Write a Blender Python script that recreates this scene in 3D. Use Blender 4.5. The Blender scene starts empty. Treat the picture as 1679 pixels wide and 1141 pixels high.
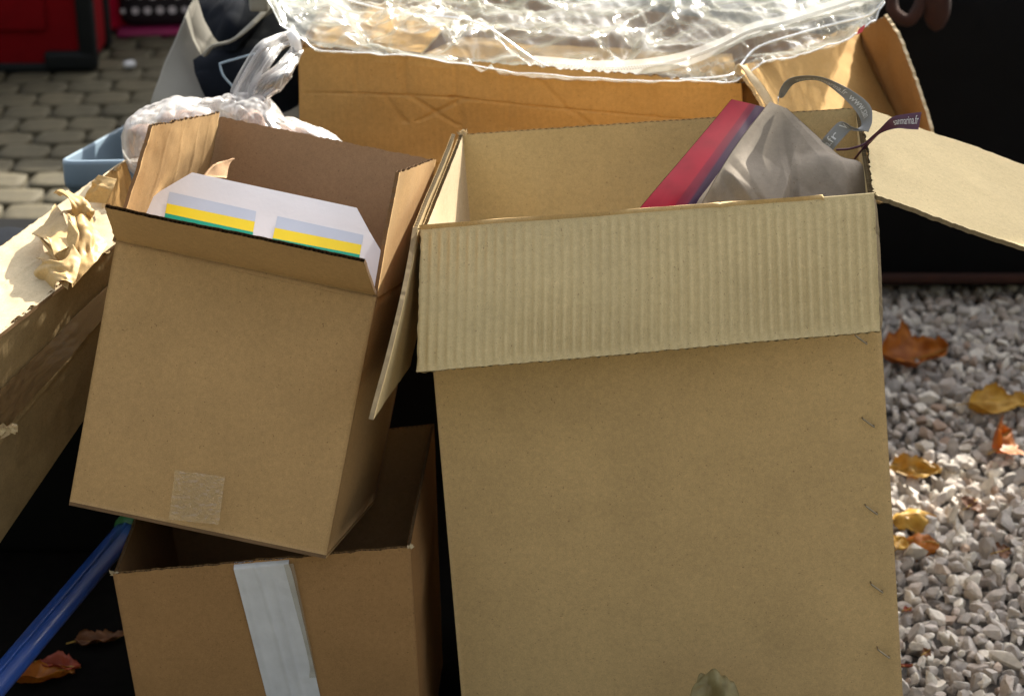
import bpy, math, random
import numpy as np
from mathutils import Vector, Matrix, noise
random.seed(7); rng = np.random.default_rng(11)
SC = bpy.context.scene; COL = SC.collection

# ------------------------------------------------------------------ camera, light, exposure
CAM_H, PITCH, FPX = 1.6, math.radians(24), 3200.0
cam = bpy.data.cameras.new('camera'); cam.sensor_width = 36; cam.lens = FPX/1679*36
cam.clip_start = .05; cam.clip_end = 400
cam.dof.use_dof = True; cam.dof.focus_distance = 2.38; cam.dof.aperture_fstop = 5.6
camo = bpy.data.objects.new('camera', cam); COL.objects.link(camo)
camo.location = (0, 0, CAM_H); camo.rotation_euler = (math.pi/2-PITCH, 0, 0)
SC.camera = camo
SUN = Vector((.42, .68, .60)).normalized()          # towards the sun: behind the boxes and to the right
EL = math.asin(SUN.z); AZ = math.atan2(SUN.x, SUN.y)
w = bpy.data.worlds.new('World'); SC.world = w; w.use_nodes = True
nt = w.node_tree; sky = nt.nodes.new('ShaderNodeTexSky'); sky.sky_type = 'NISHITA'; sky.sun_disc = False
sky.sun_elevation = EL; sky.sun_rotation = AZ; sky.dust_density = 4.0; sky.air_density = 1.0; sky.ozone_density = .5
hs = nt.nodes.new('ShaderNodeHueSaturation'); hs.inputs['Saturation'].default_value = .28; nt.links.new(sky.outputs[0], hs.inputs['Color'])   # sky blue muted so the skylight stays neutral
nt.links.new(hs.outputs[0], nt.nodes['Background'].inputs[0]); nt.nodes['Background'].inputs[1].default_value = .10
sl = bpy.data.lights.new('sun', 'SUN'); sl.energy = 3.3; sl.angle = math.radians(.5); sl.color = (1, .93, .80)
so = bpy.data.objects.new('sun', sl); COL.objects.link(so); so.rotation_euler = SUN.to_track_quat('Z', 'Y').to_euler()
so.location = (3, 5, 5)
SC.view_settings.view_transform = 'Standard'; SC.view_settings.look = 'None'
SC.view_settings.exposure = 1.8; SC.view_settings.gamma = 1
SC.view_settings.use_curve_mapping = False
SC.render.engine = 'CYCLES'; SC.cycles.transparent_max_bounces = 24; SC.cycles.max_bounces = 8

# ------------------------------------------------------------------ helpers
cp, sp_ = math.cos(PITCH), math.sin(PITCH)
FW = Vector((0, cp, -sp_)); UP = Vector((0, sp_, cp)); RT = Vector((1, 0, 0)); C0 = Vector((0, 0, CAM_H))
def P(u, v, d):                       # survey helper: sight line of a measured spot and its distance -> world point in metres
    return C0 + d*(FW + (u-839.5)/FPX*RT - (v-570.5)/FPX*UP)
def Q(u, v, d): return P(u, v, d*1.07)
def G(u, v, z=0.0):                   # spot on the ground
    k = -sp_ - (v-570.5)/FPX*cp
    return P(u, v, (z-CAM_H)/k)
def nz(p, s=1.0, seed=0.0): return noise.noise(Vector((p[0]*s+seed, p[1]*s-seed*.7, p[2]*s+seed*1.3)))
def tag(o, label=None, cat=None, group=None, kind=None):
    for k, v in (('label', label), ('category', cat), ('group', group), ('kind', kind)):
        if v: o[k] = v
    return o
def folds(seed, n, amp, smin=.08, smax=.35):
    rr = random.Random(seed); L = []
    for k in range(n):
        a = rr.uniform(0, math.pi); L.append((math.cos(a), math.sin(a), rr.uniform(-.6, 1.3), rr.uniform(smin, smax), amp*rr.uniform(-1, 1), rr.uniform(0, 1), rr.uniform(0, 1), rr.uniform(.2, .7)))
    def f(u, v):
        d = 0
        for c_, s_, o_, w_, a_, cu, cv, rad in L:
            t = 1-abs(u*c_+v*s_-o_)/w_
            if t > 0:
                e = 1-math.hypot(u-cu, v-cv)/rad
                if e > 0: d += a_*t*min(1, e*2)
        return d
    return f
def thing(name, label, cat, loc, group=None):
    o = bpy.data.objects.new(name, None); COL.objects.link(o); o.location = loc; o.empty_display_size = .05
    return tag(o, label, cat, group)
def rootloc(o):
    l = Vector(o.location)
    while o.parent: o = o.parent; l += Vector(o.location)
    return l
def mesh(name, V, Fs, mats, parent=None, mi=None, smooth=True, loc=None, label=None):
    """V in world metres; parented meshes are re-based on their thing's origin"""
    V = np.asarray(V, dtype=float)
    base = rootloc(parent) if parent else Vector(loc if loc is not None else (V.min(0)+V.max(0))/2)
    me = bpy.data.meshes.new(name); me.from_pydata((V-np.array(base)).tolist(), [], Fs)
    for m in (mats if isinstance(mats, (list, tuple)) else [mats]): me.materials.append(m)
    if mi is not None: me.polygons.foreach_set('material_index', mi)
    me.polygons.foreach_set('use_smooth', [smooth]*len(me.polygons) if isinstance(smooth, bool) else smooth)
    me.update()
    o = bpy.data.objects.new(name, me); COL.objects.link(o)
    if parent: o.parent = parent
    else: o.location = base
    if label: o['label'] = label
    return o
def rail(pts, n):
    """resample a polyline through pts with Catmull-Rom"""
    pts = [Vector(p) for p in pts]
    if len(pts) == 2: return [pts[0].lerp(pts[1], i/(n-1)) for i in range(n)]
    q = [pts[0]*2-pts[1]]+pts+[pts[-1]*2-pts[-2]]
    out = []
    m = len(pts)-1
    for i in range(n):
        s = i/(n-1)*m; k = min(int(s), m-1); t = s-k
        a, b, c, d = q[k:k+4]
        out.append(.5*((2*b)+(c-a)*t+(2*a-5*b+4*c-d)*t*t+(3*b-a-3*c+d)*t**3))
    return out
def grid_pts(L, R, nu, nv, bow=None):
    L = rail(L, nv+1); R = rail(R, nv+1)
    return np.array([[list(L[j].lerp(R[j], i/nu)) for i in range(nu+1)] for j in range(nv+1)])
def normals(A):
    du = np.gradient(A, axis=1); dv = np.gradient(A, axis=0)
    n = np.cross(du, dv); n /= (np.linalg.norm(n, axis=2, keepdims=True)+1e-12)
    return n
def dispgrid(A, f):
    nv, nu = A.shape[0], A.shape[1]; N = normals(A)
    D = np.array([[f(i/(nu-1), j/(nv-1), A[j, i]) for i in range(nu)] for j in range(nv)])
    return A+N*D[..., None]
def gfaces(nv, nu, o=0, flip=False):
    F = []
    for j in range(nv-1):
        for i in range(nu-1):
            a = o+j*nu+i; f = (a, a+1, a+nu+1, a+nu)
            F.append(f[::-1] if flip else f)
    return F
def board(name, L, R, mats, parent, t=.0045, nu=24, nv=16, disp=None, flute=None, pitch=.0065, rough=.0006, side=1, label=None, top=1.0):
    """corrugated board: outer liner, inner liner and the wavy medium between them.
    L, R: left and right rails (u runs L->R, v along the rails); side=+1 puts the body behind the (du x dv) normal.
    flute 'v': the flutes run along v, open ends at v=0/1; 'u': along u.  mats = outer, inner, core"""
    A = grid_pts(L, R, nu, nv)
    # rough cut edges
    sd = random.random()*50
    if rough:
        for j in range(nv+1):
            for i in (0, nu):
                dr = A[j, 0]-A[j, -1]; dr /= np.linalg.norm(dr)
                A[j, i] += dr*(1 if i == 0 else -1)*(rough*2 if 'flap' in name else 0)*nz(A[j, i], 160, sd)
        for i in range(nu+1):
            for j in (0, nv):
                dr = A[0, i]-A[-1, i]; dr /= np.linalg.norm(dr)
                A[j, i] += dr*(top if j == 0 else (-1 if 'flap' in name else 0))*rough*2*nz(A[j, i], 160, sd+9)
    wob = lambda u, v, p: .0012*nz(p, 7, sd)+.0003*nz(p, 30, sd)
    win = (lambda u, v: max(0, min(1, 14*u, 14*(1-u), 14*(1-v), 14*v))) if name.endswith('panel') else (lambda u, v: 1)
    A = dispgrid(A, (lambda u, v, p: (wob(u, v, p)+disp(u, v, p))*win(u, v)) if disp else (lambda u, v, p: wob(u, v, p)*win(u, v)))
    N = normals(A)*(-side)
    if name == 'side_panel':
        A = A+N*.0005; A[:, 0] = A[:, 0]*.96+A[:, 1]*.04; A[:, -1] = A[:, -1]*.96+A[:, -2]*.04
    B = A+N*t*(np.clip(np.linspace(0, 1, nv+1)/.45, .12, 1)[:, None, None] if top == 0 else 1)
    nuu, nvv = nu+1, nv+1
    V = list(A.reshape(-1, 3))+list(B.reshape(-1, 3)); n = nuu*nvv
    F = gfaces(nvv, nuu, 0, side < 0); mi = [0]*len(F)
    g = gfaces(nvv, nuu, n, side > 0); F += g; mi += [1]*len(g)
    def strip(ids):
        for a, b in zip(ids[:-1], ids[1:]): F.append((a, b, b+n, a+n)); mi.append(kk[0])
    kk = [0 if 'panel' in name else 2]
    if flute != 'u': strip([j*nuu for j in range(nvv)]); strip([j*nuu+nu for j in range(nvv)])
    kk[0] = 2
    if flute != 'v': strip(list(range(nuu))); strip([nv*nuu+i for i in range(nuu)])
    if flute:
        W = np.linalg.norm((A[0, -1]-A[0, 0]) if flute == 'v' else (A[-1, 0]-A[0, 0]))
        m = max(8, int(W/pitch)*6)
        o = len(V)
        def samp(M, s, other):             # sample along the across-flute axis
            M = M if flute == 'v' else M.transpose(1, 0, 2)
            x = s*(M.shape[1]-1); k = min(int(x), M.shape[1]-2); return M[:, k]*(1-(x-k))+M[:, k+1]*(x-k)
        cols = []
        for k in range(m+1):
            s = k/m; f = .5+.46*math.sin(k/6*2*math.pi)
            cols.append(samp(A, s, 0)*(1-f)+samp(B, s, 0)*f)
        if top == 0: cols = [c[22:] for c in cols]
        rows = cols[0].shape[0]
        for c in cols: V += list(c)
        for k in range(m):
            for j in range(rows-1):
                a = o+k*rows+j; F.append((a, a+1, a+rows+1, a+rows)); mi.append(2)
    return mesh(name, V, F, mats, parent, mi, smooth=[m_ != 2 for m_ in mi], label=label)
def sheet(name, A, mats, parent=None, t=0.0, label=None, loc=None):
    """a sheet from a grid of points; t>0 gives it a second face and edges"""
    nv, nu = A.shape[:2]; V = list(A.reshape(-1, 3)); F = gfaces(nv, nu)
    if t:
        B = A-normals(A)*t; V += list(B.reshape(-1, 3)); n = nu*nv; F += gfaces(nv, nu, n, True)
        for ids in (list(range(nu)), [(nv-1)*nu+i for i in range(nu)], [j*nu for j in range(nv)], [j*nu+nu-1 for j in range(nv)]):
            for a, b in zip(ids[:-1], ids[1:]): F.append((a, b, b+n, a+n))
    return mesh(name, V, F, mats, parent, label=label, loc=loc)
def tube(name, pts, r, mat, parent=None, n=8, seg=None, taper=None, flat=1.0, loc=None):
    pts = rail(pts, seg or max(2, len(pts)*6)); V = []; F = []
    up = Vector((0.13, .21, 1))
    for k, p in enumerate(pts):
        d = (pts[min(k+1, len(pts)-1)]-pts[max(k-1, 0)]).normalized()
        a = d.cross(up).normalized(); b = a.cross(d)
        rr = r*(taper(k/(len(pts)-1)) if taper else 1)
        for i in range(n):
            th = 2*math.pi*i/n; V.append(p+a*math.cos(th)*rr+b*math.sin(th)*rr*flat)
    for k in range(len(pts)-1):
        for i in range(n):
            a = k*n+i; b = k*n+(i+1) % n; F.append((a, b, b+n, a+n))
    F.append(tuple(range(n))[::-1]); F.append(tuple((len(pts)-1)*n+i for i in range(n)))
    return mesh(name, [list(v) for v in V], F, mat, parent, loc=loc)
def boxmesh(name, c, sx, sy, sz, rot, mat, parent=None, bev=.01, loc=None, disp=0.0, label=None):
    """rounded box (superellipsoid-free: cube grid pulled to a bevel)"""
    n = 8; V = []; F = []; idx = {}
    def cr(t): return t
    xs = sorted(set([-1, 1]+[round(-1+2*i/n, 4) for i in range(n+1)]))
    M = Matrix.Rotation(rot, 3, 'Z')
    def add(q):
        k = tuple(round(x, 4) for x in q)
        if k in idx: return idx[k]
        h = Vector((sx/2, sy/2, sz/2)); p = Vector((q[0]*h.x, q[1]*h.y, q[2]*h.z))
        inn = Vector([max(-h[i]+bev, min(h[i]-bev, p[i])) for i in range(3)])
        # cluster outer rows into the bevel
        d = p-inn
        if d.length > 1e-9: p = inn+d.normalized()*bev
        if disp: p = p*(1+disp*nz(p, 9))
        idx[k] = len(V); V.append(list(M @ p+Vector(c))); return idx[k]
    for ax in range(3):
        for s in (-1, 1):
            a, b = [i for i in range(3) if i != ax]
            def coord(i, axi):
                h = (sx, sy, sz)[axi]/2; f = 1-bev/h
                return [-1, -1+.3*(1-f), -f, -f*.5, 0, f*.5, f, 1-.3*(1-f), 1][i]
            for i in range(n):
                for j in range(n):
                    qs = []
                    for (ii, jj) in ((i, j), (i+1, j), (i+1, j+1), (i, j+1)):
                        q = [0, 0, 0]; q[ax] = s; q[a] = coord(ii, a); q[b] = coord(jj, b); qs.append(add(q))
                    flip = (s > 0) != (ax != 1)
                    if len(set(qs)) == 4: F.append(tuple(qs[::-1]) if flip else tuple(qs))
    return mesh(name, V, F, mat, parent, loc=loc, label=label)

# ------------------------------------------------------------------ materials
def newmat(name):
    m = bpy.data.materials.new(name); m.use_nodes = True; n = m.node_tree
    return m, n, n.nodes, n.links, n.nodes['Principled BSDF']
def nd(ns, t, **k):
    x = ns.new(t)
    for a, b in k.items():
        if a in x.inputs: x.inputs[a].default_value = b
        else: setattr(x, a, b)
    return x
def mixc(ns, ln, fac, a, b, mode='MIX'):
    m = ns.new('ShaderNodeMix'); m.data_type = 'RGBA'; m.blend_type = mode
    for s, v in ((m.inputs[0], fac), (m.inputs[6], a), (m.inputs[7], b)):
        if hasattr(v, 'is_linked'): ln.new(v, s)
        else: s.default_value = v if not isinstance(v, tuple) or len(v) == 4 else (*v, 1)
    return m.outputs[2]
def ramp(ns, ln, src, p0, p1, c0=(0, 0, 0, 1), c1=(1, 1, 1, 1)):
    r = ns.new('ShaderNodeValToRGB'); e = r.color_ramp.elements
    e[0].position = p0; e[1].position = p1; e[0].color = c0; e[1].color = c1
    ln.new(src, r.inputs[0]); return r.outputs[0]
def card(name, col, dark=.75, grain=1.0, stain=0.0, bump=.12, rough=.82, spots=(.10, .05, .02)):
    m, n, ns, ln, b = newmat(name)
    tc = ns.new('ShaderNodeTexCoord').outputs['Object']
    def nzz(s, d=2, r=.5):
        x = nd(ns, 'ShaderNodeTexNoise'); x.inputs['Scale'].default_value = s; x.inputs['Detail'].default_value = d
        x.inputs['Roughness'].default_value = r; ln.new(tc, x.inputs['Vector']); return x.outputs['Fac']
    d = tuple(c*dark for c in col)
    c = mixc(ns, ln, ramp(ns, ln, nzz(9, 5, .6), .35, .68), d, col)
    lo = tuple(x*(1-.20*grain) for x in (1, 1, 1)); hi = tuple(1+.15*grain for _ in range(3))
    g = mixc(ns, ln, ramp(ns, ln, nzz(800, 3, .75), .30, .70), (*lo, 1), (*hi, 1))
    c = mixc(ns, ln, 1.0, c, g, 'MULTIPLY')
    g2 = mixc(ns, ln, ramp(ns, ln, nzz(150, 3, .7), .3, .7), (.90, .90, .90, 1), (1.06, 1.06, 1.06, 1))
    c = mixc(ns, ln, 1.0, c, g2, 'MULTIPLY')
    # dark fibre flecks
    fl = ramp(ns, ln, nzz(330, 1, .5), .735, .76)
    fm = nd(ns, 'ShaderNodeMath', operation='MULTIPLY'); ln.new(fl, fm.inputs[0]); fm.inputs[1].default_value = .55
    c = mixc(ns, ln, fm.outputs[0], c, spots)
    if stain:
        sm = ramp(ns, ln, nzz(5.5, 6, .7), .50, .70)
        sc = nd(ns, 'ShaderNodeMath', operation='MULTIPLY'); ln.new(sm, sc.inputs[0]); sc.inputs[1].default_value = stain
        c = mixc(ns, ln, sc.outputs[0], c, tuple(x*.45 for x in col))
    ln.new(c, b.inputs['Base Color']); b.inputs['Roughness'].default_value = rough
    b.inputs['Specular IOR Level'].default_value = .25
    bp = ns.new('ShaderNodeBump'); bp.inputs['Strength'].default_value = bump; bp.inputs['Distance'].default_value = .0006
    ln.new(nzz(480, 4, .7), bp.inputs['Height']); ln.new(bp.outputs[0], b.inputs['Normal'])
    return m
def plain(name, col, rough=.5, metal=0.0, var=.25, scale=20, bump=0.0, bscale=200, spec=.5, coat=0.0):
    m, n, ns, ln, b = newmat(name)
    tc = ns.new('ShaderNodeTexCoord').outputs['Object']
    x = nd(ns, 'ShaderNodeTexNoise'); x.inputs['Scale'].default_value = scale; x.inputs['Detail'].default_value = 5; ln.new(tc, x.inputs['Vector'])
    c = mixc(ns, ln, ramp(ns, ln, x.outputs['Fac'], .3, .7), tuple(q*(1-var) for q in col), tuple(min(1, q*(1+var*.5)) for q in col))
    ln.new(c, b.inputs['Base Color']); b.inputs['Roughness'].default_value = rough; b.inputs['Metallic'].default_value = metal
    b.inputs['Specular IOR Level'].default_value = spec; b.inputs['Coat Weight'].default_value = coat
    if bump:
        y = nd(ns, 'ShaderNodeTexNoise'); y.inputs['Scale'].default_value = bscale; y.inputs['Detail'].default_value = 4; ln.new(tc, y.inputs['Vector'])
        bp = ns.new('ShaderNodeBump'); bp.inputs['Strength'].default_value = bump; bp.inputs['Distance'].default_value = .002
        ln.new(y.outputs['Fac'], bp.inputs['Height']); ln.new(bp.outputs[0], b.inputs['Normal'])
    return m
def film(name, col, opac, rough=.12, transl=.5, gloss=.25, edge=.5, tint=(1, 1, 1), bscale=0, fres=1.0):
    """thin plastic film: part clear, part scattering, with a glossy skin"""
    m, n, ns, ln, b = newmat(name); out = ns['Material Output']; ns.remove(b)
    tr = ns.new('ShaderNodeBsdfTransparent'); tr.inputs[0].default_value = (*tint, 1)
    df = ns.new('ShaderNodeBsdfDiffuse'); df.inputs[0].default_value = (*col, 1)
    tl = ns.new('ShaderNodeBsdfTranslucent'); tl.inputs[0].default_value = (*col, 1)
    gl = ns.new('ShaderNodeBsdfGlossy'); gl.inputs['Roughness'].default_value = rough; gl.inputs[0].default_value = (1, 1, 1, 1)
    mx = ns.new('ShaderNodeMixShader'); mx.inputs[0].default_value = transl; ln.new(df.outputs[0], mx.inputs[1]); ln.new(tl.outputs[0], mx.inputs[2])
    lw = ns.new('ShaderNodeLayerWeight'); lw.inputs[0].default_value = edge
    ad = nd(ns, 'ShaderNodeMath', operation='MULTIPLY_ADD'); ln.new(lw.outputs['Facing'], ad.inputs[0]); ad.inputs[1].default_value = 1-opac; ad.inputs[2].default_value = opac
    pw = nd(ns, 'ShaderNodeMath', operation='MULTIPLY'); ln.new(ad.outputs[0], pw.inputs[0]); pw.inputs[1].default_value = 1.0
    tc = ns.new('ShaderNodeTexCoord').outputs['Object']
    x = nd(ns, 'ShaderNodeTexNoise'); x.inputs['Scale'].default_value = 25; x.inputs['Detail'].default_value = 6; ln.new(tc, x.inputs['Vector'])
    vr = nd(ns, 'ShaderNodeMath', operation='MULTIPLY'); ln.new(pw.outputs[0], vr.inputs[0])
    vv = ramp(ns, ln, x.outputs['Fac'], .25, .75, (.6, .6, .6, 1), (1.15, 1.15, 1.15, 1)); ln.new(vv, vr.inputs[1]); vr.use_clamp = True
    m1 = ns.new('ShaderNodeMixShader'); ln.new(vr.outputs[0], m1.inputs[0]); ln.new(tr.outputs[0], m1.inputs[1]); ln.new(mx.outputs[0], m1.inputs[2])
    fr = ns.new('ShaderNodeFresnel'); fr.inputs[0].default_value = 1.5
    fm = nd(ns, 'ShaderNodeMath', operation='MULTIPLY_ADD'); ln.new(fr.outputs[0], fm.inputs[0]); fm.inputs[1].default_value = fres; fm.inputs[2].default_value = gloss*.12; fm.use_clamp = True
    m2 = ns.new('ShaderNodeMixShader'); ln.new(fm.outputs[0], m2.inputs[0]); ln.new(m1.outputs[0], m2.inputs[1]); ln.new(gl.outputs[0], m2.inputs[2])
    if bscale:
        y = nd(ns, 'ShaderNodeTexNoise'); y.inputs['Scale'].default_value = bscale; y.inputs['Detail'].default_value = 3; ln.new(tc, y.inputs['Vector'])
        bp = ns.new('ShaderNodeBump'); bp.inputs['Strength'].default_value = .5; bp.inputs['Distance'].default_value = .002
        ln.new(y.outputs['Fac'], bp.inputs['Height'])
        for s in (df, tl, gl): ln.new(bp.outputs[0], s.inputs['Normal'])
    ln.new(m2.outputs[0], out.inputs[0]); return m
OLIVE = card('card_olive', (.62, .43, .205), .88, stain=.08)
OLIVE_IN = card('card_olive_inner', (.55, .43, .225), .90, bump=.2)
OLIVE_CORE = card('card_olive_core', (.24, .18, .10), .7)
TAN = card('card_tan', (.48, .305, .135), .88, stain=.06)
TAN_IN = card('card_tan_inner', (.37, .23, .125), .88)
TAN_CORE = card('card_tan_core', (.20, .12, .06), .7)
BROWN = card('card_brown', (.37, .208, .085), .88, stain=.12)
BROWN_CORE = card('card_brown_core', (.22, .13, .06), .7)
KRAFT = card('card_kraft', (.50, .30, .105), .85, stain=.15)
OLD = card('card_old', (.38, .27, .13), .7, stain=.55, grain=1.3)
PALE = card('card_pale', (.62, .50, .32), .85, stain=.1)
PAPER = card('kraft_paper', (.60, .41, .18), .75, rough=.5)
# ------------------------------------------------------------------ the setting: ground, pavement, gravel
asphalt = plain('asphalt', (.03, .027, .024), .9, var=.45, scale=60, bump=.8, bscale=260)
def flat(name, x0, y0, x1, y1, z, m, kind='structure'):
    o = mesh(name, [(x0, y0, z), (x1, y0, z), (x1, y1, z), (x0, y1, z)], [(0, 1, 2, 3)], m, loc=(0, 0, z)); o['kind'] = kind; return o
flat('ground', -80, -40, 80, 120, -.012, asphalt)
jointm = plain('joint_sand', (.038, .033, .018), .95, var=.4, scale=90)
def stone_mat(name, c1, c2, scale=30):
    m, n, ns, ln, b = newmat(name)
    tc = ns.new('ShaderNodeTexCoord').outputs['Object']
    oi = ns.new('ShaderNodeObjectInfo')
    x = nd(ns, 'ShaderNodeTexNoise'); x.inputs['Scale'].default_value = scale; x.inputs['Detail'].default_value = 8; x.inputs['Roughness'].default_value = .7; ln.new(tc, x.inputs['Vector'])
    c = mixc(ns, ln, ramp(ns, ln, x.outputs['Fac'], .3, .7), c1, c2)
    r = ramp(ns, ln, oi.outputs['Random'], 0, 1, (.86, .87, .84, 1), (1.10, 1.08, 1.05, 1))
    c = mixc(ns, ln, 1.0, c, r, 'MULTIPLY')
    ln.new(c, b.inputs['Base Color']); b.inputs['Roughness'].default_value = .8
    bp = ns.new('ShaderNodeBump'); bp.inputs['Strength'].default_value = .6; bp.inputs['Distance'].default_value = .003
    ln.new(x.outputs['Fac'], bp.inputs['Height']); ln.new(bp.outputs[0], b.inputs['Normal']); return m
settm = stone_mat('sett_stone', (.046, .038, .019), (.084, .069, .036))
pave = flat('pavement', -9, 3.62, .22, 16, -.006, jointm)
# setts: three cushion-topped variants, shared by every stone
def sett_mesh(k, lx, ly):
    r = random.Random(k); V = []; F = []
    n = 12
    rings = [(1.0, -.03), (1.0, .011), (.97, .014), (.6, .0145), (0, .015)]
    offs = [r.uniform(-.05, .05) for _ in range(n)]
    for (s, z) in rings[:-1]:
        for i in range(n):
            th = 2*math.pi*(i+.5)/n; c, s_ = math.cos(th), math.sin(th)
            k_ = 1/max(abs(c), abs(s_)); k_ = min(k_, 1.22)+offs[i]
            V.append((c*k_*lx/2*s, s_*k_*ly/2*s, z))
    V.append((0, 0, rings[-1][1]))
    for q in range(3):
        for i in range(n):
            a = q*n+i; b = q*n+(i+1) % n; F.append((a, b, b+n, a+n))
    for i in range(n): F.append((3*n+i, 3*n+(i+1) % n, 4*n))
    return V, F
SV = [sett_mesh(k, .125, .108) for k in range(5)]
sm_ = []
for V, F in SV:
    me = bpy.data.meshes.new('sett'); me.from_pydata(V, [], F); me.materials.append(settm)
    me.polygons.foreach_set('use_smooth', [True]*len(F)); sm_.append(me)
spots = []
row = 0; y = 3.68
while y < 9.5:
    x = -4.2+(row % 2)*.066
    while x < .15:
        xx = x+.012*math.sin(y*3.1+x)+random.uniform(-.004, .004); yy = y+.018*math.sin(x*4.3+y)+random.uniform(-.004, .004)
        spots.append((xx, yy)); x += .133
    row += 1; y += .115
def seen(x, y):
    d = Vector((x, y, 0))-C0; z = d.dot(FW); u = 839.5+FPX*d.x/z; v = 570.5-FPX*d.dot(UP)/z
    return -25 < u < 330 and -30 < v < 420
vis = sorted([s for s in spots if seen(*s)], key=lambda s: s[1])[:295]
vs = set(vis)
for k, (x, y) in enumerate(vis):
    o = bpy.data.objects.new('sett', sm_[k % 5]); COL.objects.link(o); o.parent = pave
    o.location = (x, y, random.uniform(-.0015, .0015)); o.location.z += .003
    o.rotation_euler = (random.uniform(-.03, .03), random.uniform(-.03, .03), random.uniform(-.06, .06)+math.pi*(k % 2))
V = []; F = []
for k, (x, y) in enumerate(s for s in spots if s not in vs):
    v, f = SV[k % 5]; o = len(V); a = random.uniform(-.06, .06); V += [(p[0]+x, p[1]+y, p[2]) for p in v]; F += [tuple(i+o for i in q) for q in f]
o = mesh('setts', V, F, settm, pave); o['kind'] = 'stuff'

# gravel: crushed pale stones, every one a closed lump of facets
gm, n_, ns, ln, b = newmat('gravel_stone')
tc = ns.new('ShaderNodeTexCoord').outputs['Object']
at = ns.new('ShaderNodeAttribute'); at.attribute_name = 'tone'; at.attribute_type = 'GEOMETRY'
rp = ns.new('ShaderNodeValToRGB'); ln.new(at.outputs['Fac'], rp.inputs[0])
el = rp.color_ramp.elements; el[0].position = 0; el[0].color = (.27, .245, .22, 1); el[1].position = 1; el[1].color = (.76, .71, .62, 1)
for p_, c_ in ((.15, (.38, .345, .315)), (.45, (.50, .455, .41)), (.66, (.44, .38, .33)), (.71, (.36, .25, .18)), (.74, (.60, .55, .48))):
    e = el.new(p_); e.color = (*c_, 1)
x = nd(ns, 'ShaderNodeTexNoise'); x.inputs['Scale'].default_value = 120; x.inputs['Detail'].default_value = 6; ln.new(tc, x.inputs['Vector'])
c = mixc(ns, ln, 1.0, rp.outputs[0], mixc(ns, ln, ramp(ns, ln, x.outputs['Fac'], .3, .7), (.78, .76, .75, 1), (1.1, 1.09, 1.07, 1)), 'MULTIPLY')
ln.new(c, b.inputs['Base Color']); b.inputs['Roughness'].default_value = .75
bp = ns.new('ShaderNodeBump'); bp.inputs['Strength'].default_value = .4; bp.inputs['Distance'].default_value = .002
ln.new(x.outputs['Fac'], bp.inputs['Height']); ln.new(bp.outputs[0], b.inputs['Normal'])
import bmesh
def ico(sub):
    bm = bmesh.new(); bmesh.ops.create_icosphere(bm, subdivisions=sub, radius=1)
    V = np.array([v.co[:] for v in bm.verts]); F = np.array([[v.index for v in f.verts] for f in bm.faces]); bm.free(); return V, F
def stone_variants(sub, n):
    V0, F0 = ico(sub); out = []
    for k in range(n):
        V = V0.copy()*1.35
        for _ in range(13):
            d = rng.normal(size=3); d /= np.linalg.norm(d); lim = rng.uniform(.48, .86)
            s = V@d; ov = np.clip(s-lim, 0, None); V -= np.outer(ov, d)
        out.append(V*np.array([rng.uniform(.9, 1.35), rng.uniform(.8, 1.05), rng.uniform(.55, .8)]))
    return out, F0
def rotm(n):
    q = rng.normal(size=(n, 4)); q /= np.linalg.norm(q, axis=1, keepdims=True); a, b, c, d = q.T
    return np.stack([np.stack([1-2*(c*c+d*d), 2*(b*c-a*d), 2*(b*d+a*c)], 1), np.stack([2*(b*c+a*d), 1-2*(b*b+d*d), 2*(c*d-a*b)], 1), np.stack([2*(b*d-a*c), 2*(c*d+a*b), 1-2*(b*b+c*c)], 1)], 1)
def stones(name, pts, rad, sub, nvar=24, z0=0):
    var, F0 = stone_variants(sub, nvar); var = np.array(var); N = len(pts)
    R_ = rotm(N); idx = rng.integers(0, nvar, N)
    V = np.einsum('nij,nkj->nki', R_, var[idx])*rad[:, None, None]+pts[:, None, :]
    nvv = V.shape[1]; V = V.reshape(-1, 3); F = (F0[None]+np.arange(N)[:, None, None]*nvv).reshape(-1, 3)
    me = bpy.data.meshes.new(name); me.vertices.add(len(V)); me.vertices.foreach_set('co', V.ravel())
    me.loops.add(F.size); me.loops.foreach_set('vertex_index', F.ravel().astype(np.int32))
    me.polygons.add(len(F)); me.polygons.foreach_set('loop_start', np.arange(0, F.size, 3, dtype=np.int32))
    me.polygons.foreach_set('loop_total', np.full(len(F), 3, dtype=np.int32)); me.polygons.foreach_set('use_smooth', np.zeros(len(F), dtype=bool)); me.update(calc_edges=True)
    a = me.attributes.new('tone', 'FLOAT', 'POINT'); a.data.foreach_set('value', np.repeat(rng.uniform(0, 1, N), nvv))
    me.materials.append(gm); o = bpy.data.objects.new(name, me); COL.objects.link(o); return o
gbase = plain('gravel_bed', (.16, .145, .13), .95, var=.5, scale=70, bump=1, bscale=150)
flat('gravel_bed', .22, 1.5, 7, 9, -.004, gbase)
yard = plain('bounce_gravel', (.24, .21, .16), .95, var=.3, scale=60, bump=1, bscale=120)
flat('bounce_ground', -7, -9, 7, 1.55, -.002, yard)  # unseen pale ground, added to bounce sunlight onto the box fronts
def scatter(x0, x1, y0, y1, sp, z, r0, r1):
    xs, ys = np.meshgrid(np.arange(x0, x1, sp), np.arange(y0, y1, sp*.87)); xs = xs+(np.arange(xs.shape[0]) % 2)[:, None]*sp/2
    p = np.stack([xs.ravel(), ys.ravel()], 1)+rng.normal(0, sp*.24, (xs.size, 2))
    z = z+rng.uniform(-.006, .006, len(p)); r = r0+(r1-r0)*rng.beta(1.5, 2.6, len(p))
    return np.column_stack([p, z+r*.2]), r
p1, r1 = scatter(.30, 1.35, 1.95, 3.95, .0235, .006, .009, .020)
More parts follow.
